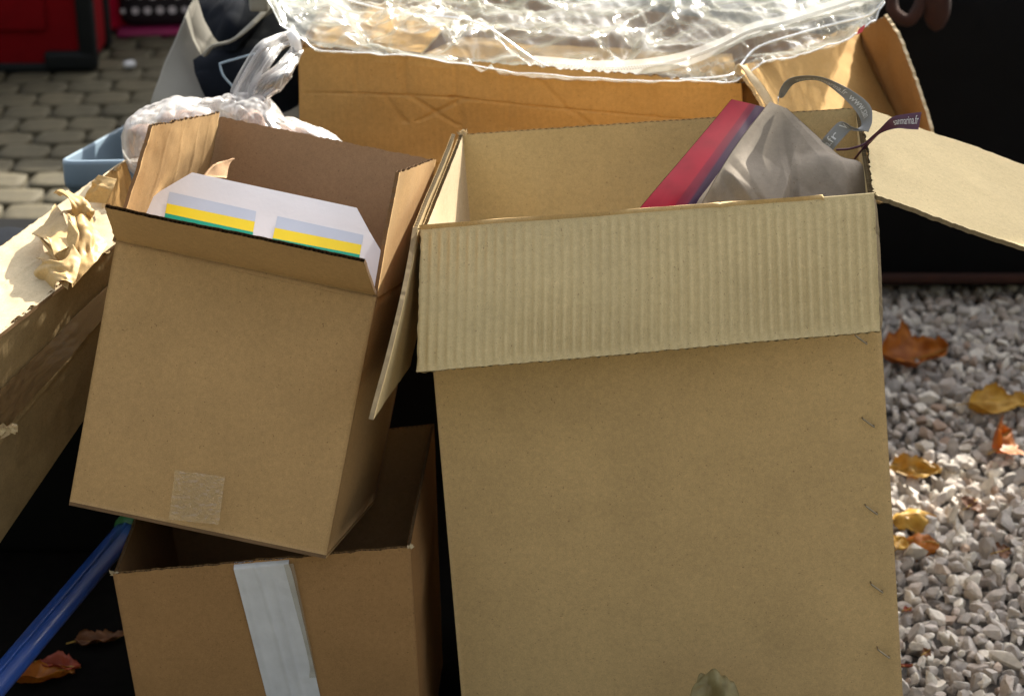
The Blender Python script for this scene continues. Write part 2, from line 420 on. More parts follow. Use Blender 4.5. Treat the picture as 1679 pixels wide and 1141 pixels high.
p2, r2 = scatter(.30, 1.35, 1.95, 4.1, .030, .019, .008, .021)
p = np.vstack([p1, p2]); r = np.concatenate([r1, r2])
o = stones('gravel', p, r, 2); o['kind'] = 'stuff'; 
p1, r1 = scatter(1.35, 3.2, 1.5, 5.2, .033, .006, .011, .022)
p2, r2 = scatter(.30, 1.35, 4.1, 5.2, .033, .006, .011, .022)
o = stones('gravel', np.vstack([p1, p2]), np.concatenate([r1, r2]), 1); o['kind'] = 'stuff'

shade_mat = plain('shade_sheet_black', (.0035, .003, .0025), .9, var=.4, scale=40, bump=.5, bscale=60, spec=.06)  # near-black colour stands in for the shade on the ground here
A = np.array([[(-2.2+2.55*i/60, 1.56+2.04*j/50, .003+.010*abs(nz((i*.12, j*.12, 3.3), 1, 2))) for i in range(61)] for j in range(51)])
tag(sheet('shade_sheet', A, shade_mat), 'near-black sheet standing in for shade on the ground under the boxes at the left', 'shade sheet')
# ------------------------------------------------------------------ tall olive box (front right)
def V_(a): return Vector(a)
bfl, bfr = P(690, 375, 2.37), P(1432, 320, 2.29)
bbl, bbr = P(752, 222, 2.70), P(1410, 178, 2.62)
gfl, gfr = P(762, 1200, 2.62), P(1484, 1200, 2.545)
gfl += (gfl-bfl)*.055; gfr += (gfr-bfr)*.02
dvb = Vector((.043, .367, -.009)); gbl, gbr = gfl+dvb, gfr+dvb
big = thing('cardboard_box', 'tall olive cardboard box with a ribbed flap folded down over its front, holding paper bags', 'box', (gfl+gbr)/2)
M3 = [OLIVE, OLIVE_IN, OLIVE_CORE]
def bow(a, k=1): return lambda u, v, p: a*math.sin(math.pi*min(1, max(0, u)))*math.sin(math.pi*min(1, max(0, v)))*k
# u left->right, v top->bottom : du x dv points away from the viewer for front faces -> use side=-1
BF = folds(41, 8, .0012, .01, .05)
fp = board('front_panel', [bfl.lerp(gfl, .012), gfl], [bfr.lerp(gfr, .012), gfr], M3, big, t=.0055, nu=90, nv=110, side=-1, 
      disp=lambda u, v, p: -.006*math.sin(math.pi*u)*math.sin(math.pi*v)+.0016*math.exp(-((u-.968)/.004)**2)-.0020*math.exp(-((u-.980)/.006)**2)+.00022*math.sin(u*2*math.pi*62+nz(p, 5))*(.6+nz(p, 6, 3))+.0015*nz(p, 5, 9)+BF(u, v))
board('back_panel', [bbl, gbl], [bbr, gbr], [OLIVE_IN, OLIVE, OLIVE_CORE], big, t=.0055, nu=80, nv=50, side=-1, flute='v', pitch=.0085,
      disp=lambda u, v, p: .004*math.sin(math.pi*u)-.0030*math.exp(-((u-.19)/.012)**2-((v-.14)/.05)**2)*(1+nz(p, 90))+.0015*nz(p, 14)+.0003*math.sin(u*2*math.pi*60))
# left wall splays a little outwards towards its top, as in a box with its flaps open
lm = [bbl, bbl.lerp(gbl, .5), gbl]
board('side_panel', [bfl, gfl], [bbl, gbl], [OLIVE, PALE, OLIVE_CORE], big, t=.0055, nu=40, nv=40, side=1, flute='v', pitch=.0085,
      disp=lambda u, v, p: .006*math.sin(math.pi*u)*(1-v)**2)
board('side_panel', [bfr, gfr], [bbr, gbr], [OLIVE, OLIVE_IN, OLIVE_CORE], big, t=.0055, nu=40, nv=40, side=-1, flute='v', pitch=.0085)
board('bottom_panel', [gfl, gbl], [gfr, gbr], M3, big, t=.0055, nu=10, nv=10, side=1)
# front flap, bent over the rim; wash-board ribs because the board was creased across the flutes
back_off = FW*.004
fh1, fh2 = bfl+Vector((0, -.004, .003)), bfr+Vector((0, -.004, .003))
fb1, fb2 = P(683, 610, 2.315), P(1443, 543, 2.238)
def ribs(u, v, p):
    a = .0015*(.55+.9*max(0, min(1, .5+1.1*nz(p, 9, 3))))
    ph = u*2*math.pi*47+.5*nz(p, 10, 5)
    e = max(0, min(1, (v-.44)*9, 28*(1-v)))
    s = math.sin(ph); s = math.copysign(abs(s)**.7, s)
    return -a*s*e-.0006*nz((p[0]*26, p[1]*26, p[2]*90), 1, 8)*e-.0022*nz(p, 6, 2)+.008*v*math.exp(-((u-.02)/.02)**2)*0
Lr = [bfl+Vector((0, .004, -.001)), bfl+Vector((-.001, -.002, .003)), fh1.lerp(fb1, .06), fh1.lerp(fb1, .5)+Vector((0, -.004, .002)), fb1]
Rr = [bfr+Vector((0, .004, -.001)), bfr+Vector((.001, -.002, .003)), fh2.lerp(fb2, .06), fh2.lerp(fb2, .5)+Vector((0, -.003, .002)), fb2]
board('front_flap', Lr, Rr, [OLIVE_IN, OLIVE, OLIVE_CORE], big, t=.005, nu=470, nv=64, side=-1, flute='v', pitch=.0085, disp=ribs, rough=.0005, top=0,
      label='ribbed flap folded down over the front')
# left flap, hanging down outside, seen nearly edge-on
board('side_flap', [bfl+Vector((-.004, -.002, .002)), P(671, 450, 2.33), P(650, 540, 2.29), P(612, 688, 2.235)], [bbl+Vector((-.004, 0, .001)), P(718, 330, 2.65), P(706, 440, 2.62), P(672, 600, 2.58)],
      [OLIVE_IN, OLIVE, OLIVE_CORE], big, t=.0055, nu=30, nv=40, side=-1, flute='v', pitch=.0085, rough=.0005,
      disp=lambda u, v, p: .0015*nz(p, 8))
# right flap, open to the side
board('side_flap', [bfr+Vector((.001, 0, .002)), P(1490, 336, 2.295), P(1590, 372, 2.30), P(1790, 446, 2.31)],
      [bbr+Vector((.002, 0, .002)), P(1465, 192, 2.625), P(1560, 228, 2.635), P(1745, 292, 2.66)],
      [OLIVE_IN, OLIVE, OLIVE_CORE], big, t=.0055, nu=60, nv=70, side=-1, flute='v', pitch=.0085, rough=.0020,
      disp=lambda u, v, p: .0035*nz(p, 9, 4)+.0028*math.exp(-((u-.42)/.16)**2)*math.exp(-((v-.10)/.06)**2))
# torn fibres on the right flap's far edge
steel = plain('staple_wire', (.35, .30, .22), .35, metal=.9, var=.3, scale=200)
for (u, v) in ((1411, 556), (1423, 692), (1428, 835), (1437, 963), (1448, 1070)):
    t_ = (v-320)/(1200-320); D = 2.29+(2.545-2.29)*t_-.008
    a, b_ = P(u-9, v-7, D), P(u+10, v+7, D); out = Vector((0, -1, .02))*.0022
    tube('staple', [a-out*2, a+out*.7, a.lerp(b_, .15)+out, a.lerp(b_, .85)+out, b_+out*.7, b_-out*2], .0011, steel, big, n=6)

# ------------------------------------------------------------------ box below left (lower) and the tilted one on it
low = thing('cardboard_box', 'open brown box at bottom left with white tape down its front, under the tilted box', 'box', (-.30, 2.29, 0))
M3 = [BROWN, BROWN, BROWN_CORE]
lfl, lfr = Q(185, 941, 2.285), Q(673, 897, 2.27)
dn = Vector((.026, .004, -.452)); dn2 = Vector((.012, .004, -.458))
glf, grf = lfl+dn, lfr+dn2; glf.z = grf.z = .004
lbl, lbr = lfl+Vector((.004, .317, .006)), Q(712, 697, 2.555)
glb, grb = glf+Vector((.006, .317, 0)), grf+Vector((.012, .317, 0))
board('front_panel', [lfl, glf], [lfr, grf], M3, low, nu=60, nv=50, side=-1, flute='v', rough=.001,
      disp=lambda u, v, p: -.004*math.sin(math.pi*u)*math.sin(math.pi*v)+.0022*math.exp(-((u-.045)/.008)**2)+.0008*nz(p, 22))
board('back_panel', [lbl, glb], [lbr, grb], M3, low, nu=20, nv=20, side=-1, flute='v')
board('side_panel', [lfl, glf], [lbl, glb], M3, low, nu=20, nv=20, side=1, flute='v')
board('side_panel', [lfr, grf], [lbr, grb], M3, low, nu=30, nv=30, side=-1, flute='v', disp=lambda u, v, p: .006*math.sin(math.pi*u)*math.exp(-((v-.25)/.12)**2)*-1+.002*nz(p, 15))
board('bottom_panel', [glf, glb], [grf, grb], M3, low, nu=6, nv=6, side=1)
tapew = plain('white_tape', (.62, .63, .66), .42, var=.10, scale=35, bump=.35, bscale=90)
tapec = film('clear_tape', (.62, .56, .44), .30, .18, .3, .5)
def onfront(u, v, D): return Q(u, v, D)
A = grid_pts([Q(386, 926, 2.262), Q(398, 962, 2.268), Q(441, 1141, 2.33), Q(461, 1225, 2.355)], [Q(476, 917, 2.260), Q(482, 950, 2.264), Q(519, 1107, 2.32), Q(546, 1225, 2.35)], 24, 60)
def tw(u, v, p): return -.0010*math.exp(-((u-.42-.10*v)/.02)**2)-.0006*math.exp(-((u-.70+.04*v)/.02)**2)-.0007*nz(p, 70)-.0006*abs(nz(p, 35, 4))
A = dispgrid(A, tw)
# lay the tape against the panel: push every point to 1.5 mm in front of the panel plane
pn = (lfr-lfl).cross(glf-lfl).normalized(); pn = pn if pn.y < 0 else -pn
def onto(A, lift, amp=1.0):
    out = A.copy()
    for j in range(A.shape[0]):
        for i in range(A.shape[1]):
            q = Vector(A[j, i]); ray = (q-C0).normalized(); tt = (lfl-C0).dot(pn)/ray.dot(pn); h = C0+ray*tt
            out[j, i] = h+pn*(lift+amp*(.0011*abs(nz(h, 45, 2))))
    return out
A = grid_pts([Q(384, 929, 2.27), Q(398, 982, 2.27), Q(441, 1150, 2.3), Q(459, 1225, 2.3)], [Q(474, 921, 2.27), Q(483, 950, 2.27), Q(519, 1107, 2.3), Q(545, 1225, 2.3)], 30, 70)
B = onto(A, .0050)
Nn = normals(B); s0 = -1 if Nn[5, 5][1] > 0 else 1
B += Nn*s0*np.array([[.0022*(math.exp(-((i/30-.40-.12*j/70)/.035)**2)+.7*math.exp(-((i/30-.66-.02*j/70)/.03)**2)+.5*math.exp(-((i/30-.12)/.03)**2)) for i in range(31)] for j in range(71)])[..., None]
# fold over the rim
cap = np.array([[list(Vector(B[0, i])+Vector((0, .004*k+.001, .0035*min(k, 1.3)))-Vector((0, 0, .006))*max(0, k-2)) for i in range(31)] for k in (4, 3, 2, 1)])
sheet('tape', np.vstack([cap, B]), tapew, low, label='white tape strip')
A2 = grid_pts([Q(466, 921, 2.27), Q(505, 1070, 2.3), Q(508, 1106, 2.3)], [Q(482, 919, 2.27), Q(512, 1065, 2.3), Q(521, 1105, 2.3)], 6, 30)
sheet('tape', onto(A2, .0062, .4), tapec, low, label='clear tape beside the white strip')
# cut corners: small torn paper lips at the rim corners
def tuft(parent, p, n, r, m, seed):
    rr = random.Random(seed); V = []; F = []
    for k in range(n):
        d = Vector((rr.uniform(-1, 1), rr.uniform(-.6, .6), rr.uniform(-.2, 1))).normalized()*r*rr.uniform(.5, 1.3)
        s = d.cross(Vector((rr.uniform(-1, 1), 1, .3))).normalized()*r*.35
        o = len(V); b0 = p+Vector((rr.uniform(-1, 1), rr.uniform(-1, 1), rr.uniform(-.6, .2)))*r*.4
        V += [list(b0-s), list(b0+s), list(b0+d*.6+s*.7+s.cross(d).normalized()*r*.12), list(b0+d-s*.2)]; F += [(o, o+1, o+2, o+3)]
    mesh('torn_fibre', V, F, m, parent, smooth=False)
tuft(low, lfl+Vector((0, .002, 0)), 10, .006, PALE, 1); tuft(low, lfr, 9, .005, PALE, 2)
tuft(big, bbl+Vector((.006, 0, .002)), 16, .008, PALE, 3); tuft(big, bfr, 8, .006, OLIVE_IN, 4); tuft(big, bfl, 8, .005, OLIVE_IN, 5)

upb = thing('cardboard_box', 'tan box tilted on the brown one, flaps up round a white striped carton', 'box', (-.32, 2.28, .40))
M3 = [TAN, TAN_IN, TAN_CORE]
ua, ub, uc, ud = Q(190, 395, 2.22), Q(617, 487, 2.19), Q(535, 910, 2.235), Q(114, 822, 2.26)
du_ = Vector((.036, .319, -.096)); ua2, ub2, uc2, ud2 = [q+du_ for q in (ua, ub, uc, ud)]
board('front_panel', [ua, ud], [ub, uc], M3, upb, nu=60, nv=60, side=-1, rough=.0004, disp=lambda u, v, p: -.0035*math.sin(math.pi*u)*math.sin(math.pi*v)+.0005*nz(p, 18))
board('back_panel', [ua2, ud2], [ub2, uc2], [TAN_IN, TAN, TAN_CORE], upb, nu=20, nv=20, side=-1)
board('side_panel', [ua, ud], [ua2, ud2], M3, upb, nu=20, nv=20, side=1)
board('side_panel', [ub, uc], [ub2, uc2], M3, upb, nu=20, nv=20, side=-1)
board('bottom_panel', [ud, ud2], [uc, uc2], M3, upb, nu=16, nv=16, side=1)
# flaps
board('back_flap', [Q(361, 192, 2.50), ua2], [Q(714, 263, 2.485), ub2], [TAN_IN, TAN, TAN_CORE], upb, nu=70, nv=24, side=-1, flute='v', rough=.0010, disp=lambda u, v, p: .003*nz(p, 8)-.006*math.sin(math.pi*u)*(1-v))
board('side_flap', [Q(250, 207, 2.205), Q(232, 265, 2.21), ua], [Q(361, 186, 2.49), Q(347, 262, 2.505), ua2], [TAN, TAN, TAN_CORE], upb, nu=70, nv=24, side=-1, flute='v', rough=.0018,
      disp=lambda u, v, p: .0014*nz(p, 20)-.0011*sum(math.exp(-((u-c_+.02*math.sin(v*7))/.006)**2) for c_ in (.27, .48, .70, .86))+.0006*nz(p, 50))
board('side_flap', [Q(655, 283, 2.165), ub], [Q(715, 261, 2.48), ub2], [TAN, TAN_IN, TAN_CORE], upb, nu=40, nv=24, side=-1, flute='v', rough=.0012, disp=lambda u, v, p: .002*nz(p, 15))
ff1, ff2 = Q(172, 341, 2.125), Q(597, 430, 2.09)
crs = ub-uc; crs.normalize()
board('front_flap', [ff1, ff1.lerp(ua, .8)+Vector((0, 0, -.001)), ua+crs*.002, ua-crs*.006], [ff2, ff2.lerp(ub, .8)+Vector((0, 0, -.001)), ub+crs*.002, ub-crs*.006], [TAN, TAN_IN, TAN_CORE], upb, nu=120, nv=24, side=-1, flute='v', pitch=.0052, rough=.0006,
      disp=lambda u, v, p: .0008*nz(p, 12)+.0006*math.exp(-((v-.93)/.03)**2))
# little square of clear tape on the front
pnu = (ub-ua).cross(ud-ua).normalized(); pnu = pnu if pnu.y < 0 else -pnu
def ontoU(A, lift, f=None):
    out = A.copy()
    for j in range(A.shape[0]):
        for i in range(A.shape[1]):
            ray = (Vector(A[j, i])-C0).normalized(); h = C0+ray*((ua-C0).dot(pnu)/ray.dot(pnu)); out[j, i] = h+pnu*(lift+(f(h) if f else 0))
    return out
A = grid_pts([Q(289, 769, 2.2), Q(279, 850, 2.2)], [Q(371, 780, 2.2), Q(361, 858, 2.2)], 56, 56)
# the panel itself bows 3.5 mm towards the viewer in the middle
sheet('tape', ontoU(A, .0056, lambda h: .0009*nz(h, 210)+.0004*nz(h, 500)), film('wrinkled_tape', (.62, .46, .24), .16, .14, .0, .3, .2, bscale=260, fres=.8), upb, label='small square of wrinkled clear tape')

# torn flap piece inside it, behind the pack
A = grid_pts([Q(333, 290, 2.34), Q(352, 271, 2.36), Q(356, 266, 2.37)], [Q(372, 292, 2.38), Q(378, 268, 2.40), Q(385, 260, 2.41)], 16, 12)
sheet('torn_flap', dispgrid(A, lambda u, v, p: .002*nz(p, 60)), TAN_IN, upb, t=.003)

# white striped pack standing in the tilted box
pk_w = plain('pack_white', (.66, .67, .72), .38, var=.04, scale=15, bump=.05)
pk_b = plain('pack_blue', (.46, .53, .66), .38, var=.05); pk_y = plain('pack_yellow', (.78, .62, .015), .38, var=.06); pk_g = plain('pack_green', (.0, .32, .22), .38, var=.05)
def PKD(u, v): return 2.325-(v-283)/200*.075
def PK(u, v): return Q(u, v, PKD(u, v))
pack = thing('printed_carton', 'white carton with pale blue, yellow and green bands, standing in the tilted tan box', 'carton', PK(430, 480))
outl = [(238, 345), (245, 328), (262, 314), (315, 283), (585, 341), (606, 380), (628, 417), (617, 487), (600, 560), (215, 470), (222, 410)]
fr = [PK(*q) for q in outl]; nrm = (fr[4]-fr[3]).cross(fr[7]-fr[4]).normalized(); nrm = nrm if nrm.y > 0 else -nrm
bk = [q+nrm*.022 for q in fr]
V = [list(q) for q in fr+bk]; k = len(fr); F = [tuple(range(k)), tuple(range(k, 2*k))[::-1]]+[(i, (i+1) % k, (i+1) % k+k, i+k) for i in range(k)]
mesh('carton_body', V, F, pk_w, pack, smooth=False)
def band(m, u0, u1, a0, a1, b0, b1, nm):
    """print patch between top line a0->a1 and bottom line b0->b1 (image rows of its left and right ends)"""
    A = grid_pts([PK(u0[0], a0)-nrm*.0006, PK(u0[1], b0)-nrm*.0006], [PK(u1[0], a1)-nrm*.0006, PK(u1[1], b1)-nrm*.0006], 2, 2)
    sheet(nm, A, m, pack)
band(pk_b, (278, 274), (420, 418), 315, 347, 334, 364, 'printed_band'); band(pk_y, (274, 271), (418, 415), 334, 364, 350, 381, 'printed_band'); band(pk_g, (271, 269), (415, 413), 350, 381, 362, 394, 'printed_band')
band(pk_b, (455, 451), (596, 593), 355, 386, 374, 402, 'printed_band'); band(pk_y, (451, 447), (593, 590), 374, 402, 391, 418, 'printed_band'); band(pk_g, (447, 444), (590, 587), 391, 418, 404, 434, 'printed_band')

# ------------------------------------------------------------------ long box at the back under the plastic
bk_ = thing('cardboard_box', 'long creased brown box at the back, heaped with clear plastic', 'box', (.2, 3.1, 0))
M3 = [KRAFT, KRAFT, TAN_CORE]
kfl, kfr = P(489, 77, 2.93), P(1216, 138, 2.86)
gkl, gkr = P(502, 620, 3.2), P(1226, 700, 3.2); gkl.z = gkr.z = .40
kbl, kbr = kfl+Vector((.03, .42, .02)), P(1405, 66, 3.27)
def crease(u, v, p):
    d = 0
    L = [((.0, .42), (.18, .36), .0016), ((.18, .36), (.35, .33), .002), ((.35, .33), (.62, .36), .002), ((.62, .36), (1, .40), .0018), ((.24, .0), (.25, .36), .0012),
         ((.26, .36), (.36, .62), .0014), ((.20, .36), (.24, .62), .0014), ((.38, .33), (.27, .6), .0012), ((.36, 0), (.37, .7), .0009), ((.55, .1), (.62, .4), .0010), ((.62, .36), (.68, .6), .0010), ((.12, .0), (.14, .4), .0008), ((.8, .0), (.81, .6), .0009), ((.48, 0), (.48, .6), .0007)]
    q = Vector((u*1.0, v*.95))
    for a, b, h in L:
        a = Vector((a[0], a[1]*.95)); b = Vector((b[0], b[1]*.95)); t = max(0, min(1, (q-a).dot(b-a)/(b-a).length_squared)); r = (q-a.lerp(b, t)).length+.006*nz(p, 40)
        d += h*math.exp(-(r/.007)**2)
    return 2.4*d-.010*math.sin(math.pi*u)*math.exp(-((v-.3)/.3)**2)+.003*nz(p, 7)+.0009*nz(p, 30)+.00035*math.sin(u*2*math.pi*70)
gk1 = kfl.lerp(gkl, .42); gk2 = kfr.lerp(gkr, .42)
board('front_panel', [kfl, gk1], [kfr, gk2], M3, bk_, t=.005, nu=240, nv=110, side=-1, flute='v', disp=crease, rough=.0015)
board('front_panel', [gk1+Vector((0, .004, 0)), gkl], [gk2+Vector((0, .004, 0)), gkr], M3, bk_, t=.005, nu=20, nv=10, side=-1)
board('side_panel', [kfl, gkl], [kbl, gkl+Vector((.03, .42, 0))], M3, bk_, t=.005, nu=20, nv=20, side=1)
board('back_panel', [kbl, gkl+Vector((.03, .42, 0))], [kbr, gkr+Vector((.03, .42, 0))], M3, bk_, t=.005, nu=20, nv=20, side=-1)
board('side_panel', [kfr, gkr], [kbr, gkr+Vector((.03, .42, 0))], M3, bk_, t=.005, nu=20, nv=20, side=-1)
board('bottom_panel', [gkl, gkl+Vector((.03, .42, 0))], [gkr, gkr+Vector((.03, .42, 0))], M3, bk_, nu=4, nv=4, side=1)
dkc = thing('shade_block', 'black block standing in for the deep shadow under the long creased box', 'crate', (.2, 3.2, 0))  # added black block: its colour stands in for shade in the gap
blk0 = plain('shade_block_black', (.004, .004, .004), .8, var=.2, spec=.1)
boxmesh('shade_block_body', (.10, 3.26, .19), .90, .50, .38, .0, blk0, dkc, bev=.02)
boxmesh('shade_block_rim', (.10, 3.26, .375), .93, .53, .03, .0, blk0, dkc, bev=.01)
# its right flap is folded outwards and catches the sun
board('side_flap', [P(1208, 112, 2.86), P(1232, 140, 2.85), P(1262, 205, 2.84), P(1300, 330, 2.86)], [P(1408, 40, 3.26), P(1425, 100, 3.22), P(1482, 212, 3.16), P(1530, 330, 3.12)],
      [KRAFT, KRAFT, PALE], bk_, t=.005, nu=60, nv=60, side=-1, flute='v', rough=.003, disp=lambda u, v, p: .012*math.exp(-((u-.45)/.25)**2)*v*(1-v)*2-.0055*nz(p, 9, 5)-.004*abs(nz(p, 14, 9)))
board('back_flap', [P(1398, 60, 3.30), P(1422, 120, 3.27), P(1478, 232, 3.22)], [P(1449, 26, 3.10), P(1488, 90, 3.04), P(1530, 225, 2.97)],
      [BROWN, KRAFT, PALE], bk_, t=.005, nu=40, nv=40, side=-1, flute='v', rough=.003, disp=lambda u, v, p: .004*nz(p, 12, 5)-.004*math.exp(-((u-.35)/.08)**2)+.003*nz(p, 25))
# crushed white-edged lip at the near right corner
A = grid_pts([P(1204, 118, 2.845), P(1212, 108, 2.845), P(1240, 150, 2.83), P(1262, 186, 2.82)], [P(1213, 125, 2.85), P(1222, 112, 2.85), P(1256, 148, 2.83), P(1276, 184, 2.82)], 8, 24)
sheet('torn_lip', dispgrid(A, lambda u, v, p: .0025*nz(p, 60)), PALE, bk_, t=.002)
# folded boards and packing lying inside, seen through the plastic
board('inner_flap', [P(505, 74, 2.99), P(615, 10, 3.2)], [P(690, 92, 2.98), P(735, 40, 3.2)], [KRAFT, KRAFT, PALE], bk_, t=.004, nu=20, nv=20, side=-1, disp=lambda u, v, p: .006*nz(p, 10))
board('inner_flap', [P(690, 95, 3.0), P(760, 66, 3.10)], [P(1210, 140, 2.93), P(1200, 96, 3.05)], [PALE, KRAFT, PALE], bk_, t=.004, nu=20, nv=20, side=-1, disp=lambda u, v, p: .01*nz(p, 10))
# ------------------------------------------------------------------ clear plastic cover with piping and zip on the back box
clear = film('clear_plastic', (.62, .63, .56), .03, .09, .5, .2, .28, (.97, .97, .93), fres=.45)
plas = thing('plastic_cover', 'crumpled clear plastic zip cover glaring in the sun on the long back box', 'plastic cover', P(900, 110, 3.0))
def outline_bottom(t):
    pts = [(430, -15), (462, 42), (515, 76), (640, 88), (780, 105), (920, 122), (1080, 130), (1205, 132), (1250, 98), (1330, 82), (1392, 64), (1432, 36), (1450, 6)]
    x = t*(len(pts)-1); k = min(int(x), len(pts)-2); f = x-k
    return (pts[k][0]*(1-f)+pts[k+1][0]*f, pts[k][1]*(1-f)+pts[k+1][1]*f)
PF = folds(12, 46, .55, .03, .16); PF2 = folds(31, 70, .16, .008, .03)
def plast(name, d0, amp, seed, shrink=0.0, nu=300, nv=90):
    A = np.zeros((nv+1, nu+1, 3))
    for i in range(nu+1):
        t = i/nu; bu, bv = outline_bottom(t); bv += 5*noise.noise(Vector((t*40, seed, 0)))+3*noise.noise(Vector((t*110, seed, 0))); bu = bu+(900-bu)*shrink
        tu = 430+1020*t; tu = tu+(900-tu)*shrink
        for j in range(nv+1):
            s = j/nv                         # 0 = front hem, 1 = far side (above the frame)
            u = bu+(tu-bu)*min(1, s*1.6); v = bv+(-95-bv)*s
            D = d0+.62*s-.11*math.sin(math.pi*min(1, s*1.05))-.05*math.sin(math.pi*t)
            q = P(u, v, D)
            k = min(1, s*9)
            w1 = nz(q, 6, seed); st = Vector((q.x*3.2+1.2*w1+q.z*5, q.y*10, q.z*14))
            h = .7*noise.noise(st*.7+Vector((seed, 0, 0)))+.5-abs(noise.noise(st*1.1+Vector((w1*2, 0, 0))))*.8-abs(noise.noise(st*2.4))*.22-abs(noise.noise(st*6))*.05+PF(t*2.2-seed*.05, s)*1.0+PF2(t*2.2, s)
            A[j, i] = q+Vector((0, -.35, 1))*(amp*(h-.5)*(k*.85+.15))
    return A
A1 = plast('a', 2.90, .042, 3.3); sheet('front_sheet', A1, clear, plas)
A2 = plast('b', 2.95, .036, 8.1, .02, 240, 70); sheet('back_sheet', A2, clear, plas)
pip = film('piping', (.82, .84, .80), .30, .14, .4, 1.2)
tube('piping', [Vector(A1[0, i])+Vector((0, -.002, .001)) for i in range(0, 301, 4)], .0012, pip, plas, seg=300)
def onA1(pts):
    out = []
    for (t, s) in pts:
        i = t*300; j = s*90; out.append(Vector(A1[int(j), int(i)])+Vector((0, -.006, .006)))
    return out
tube('piping', onA1([(.995, .03), (.93, .10), (.86, .20), (.78, .22), (.70, .18), (.64, .10), (.58, .06), (.50, .08), (.42, .16), (.34, .30), (.24, .40), (.12, .42), (.04, .4)]), .0018, pip, plas, seg=200)
zl = onA1([(.40, .20), (.47, .15), (.54, .17), (.62, .22), (.70, .25), (.78, .30), (.88, .33), (.97, .28)])
zt = film('zip_tape', (.85, .85, .82), .55, .3, .4, .5)
R1 = rail(zl, 160); A = np.array([[list(p_+Vector((0, -.1, 1)).normalized()*.006*(k-2)) for p_ in R1] for k in range(5)])
sheet('zip_tape', A, zt, plas)
V = []; F = []
for k in range(0, 159):
    for h in (-.0015, .0015):
        p_ = R1[k].lerp(R1[k+1], .5 if h > 0 else 0)+Vector((0, -.0012, h)); s_ = .0011; o = len(V)
        for a in (-1, 1):
            for b_ in (-1, 1):
                for c_ in (-1, 1): V.append((p_.x+a*s_, p_.y+b_*s_, p_.z+c_*s_))
        F += [(o, o+1, o+3, o+2), (o+4, o+6, o+7, o+5), (o, o+4, o+5, o+1), (o+2, o+3, o+7, o+6), (o, o+2, o+6, o+4), (o+1, o+5, o+7, o+3)]
o = mesh('zip_teeth', V, F, plain('zip_white', (.75, .75, .72), .35, var=.05), plas, smooth=False); o['kind'] = 'stuff'
red = plain('red_print', (.6, .05, .06), .4)
A = grid_pts([P(1408, 48, 2.80), P(1404, 58, 2.80)], [P(1420, 40, 2.80), P(1414, 53, 2.80)], 4, 4); sheet('red_tag', A, red, plas)

# ------------------------------------------------------------------ bags inside the tall box
def wrapbag(name, label, cat, L, R, thick, mf, disp, group=None, nu=70, nv=70, parts=None):
    A = grid_pts(L, R, nu, nv); A = dispgrid(A, disp); N = normals(A)
    s = 1 if N[nv//2, nu//2][1] > 0 else -1
    B = A.copy()
    for j in range(nv+1):
        for i in range(nu+1):
            e = math.sin(math.pi*i/nu)**.5 if 0 < i < nu else 0
            B[j, i] = A[j, i]+N[j, i]*s*thick*e+Vector((0, .002, 0))
    t = thing(name, label, cat, Vector(A[nv, nu//2]))
    sheet('front_sheet', A, mf, t); sheet('back_sheet', B, mf, t)
    return t, A
redp = newmat('red_purple_paper')
m, n_, ns, ln, b = redp
uvn = ns.new('ShaderNodeTexCoord'); sx = ns.new('ShaderNodeSeparateXYZ'); ln.new(uvn.outputs['UV'], sx.inputs[0])
rpp = ns.new('ShaderNodeValToRGB'); ln.new(sx.outputs[0], rpp.inputs[0]); e = rpp.color_ramp.elements
e[0].position = 0; e[0].color = (.22, .005, .020, 1); e[1].position = 1; e[1].color = (.035, .012, .040, 1)
for p_, c_ in ((.40, (.24, .003, .018)), (.43, (.15, .004, .022)), (.55, (.12, .005, .024)), (.59, (.030, .010, .035))):
    q = e.new(p_); q.color = (*c_, 1)
x = nd(ns, 'ShaderNodeTexNoise'); x.inputs['Scale'].default_value = 30; x.inputs['Detail'].default_value = 6; ln.new(uvn.outputs['Object'], x.inputs['Vector'])
c = mixc(ns, ln, 1.0, rpp.outputs[0], mixc(ns, ln, ramp(ns, ln, x.outputs['Fac'], .3, .7), (.8, .8, .8, 1), (1.15, 1.15, 1.15, 1)), 'MULTIPLY')
ln.new(c, b.inputs['Base Color']); b.inputs['Roughness'].default_value = .7; b.inputs['Specular IOR Level'].default_value = .15
redm = m
def adduv(o, nu, nv):
    me = o.data; uv = me.uv_layers.new(name='UVMap')
    for l in me.loops:
        k = l.vertex_index; uv.data[l.index].uv = ((k % (nu+1))/nu, (k//(nu+1))/nv)
RF = folds(3, 26, .0022, .04, .2)
tr_, A = wrapbag('paper_bag', 'crimson and purple paper bag leaning in the tall olive box', 'paper bag',
    [P(1200, 163, 2.53), P(1043, 350, 2.43), P(930, 480, 2.40)], [P(1270, 180, 2.53), P(1182, 335, 2.43), P(1066, 520, 2.38)], .03, redm,
    lambda u, v, p: .003*nz(p, 10)+RF(u, v))
for o in tr_.children: adduv(o, 70, 70)
taupe = card('taupe_paper', (.225, .185, .14), .85, grain=.35, rough=.75, bump=.05)
TF1 = folds(5, 16, .020, .08, .3); TF2 = folds(8, 60, .0105, .03, .12)
def crum(u, v, p):
    q = Vector(p)
    f = noise.noise(q*14, noise_basis='VORONOI_F2F1')
    return -(.006*nz(p, 7, 7)+(TF1((p[0]-.22)/.25, (.86-p[2])/.25)+TF2((p[0]-.22)/.25, (.86-p[2])/.25))*min(1, .3+1.6*v)+.0004*nz(p, 60, 1))*(min(1, 8*u, 8*(1-u), 10*v+.2))
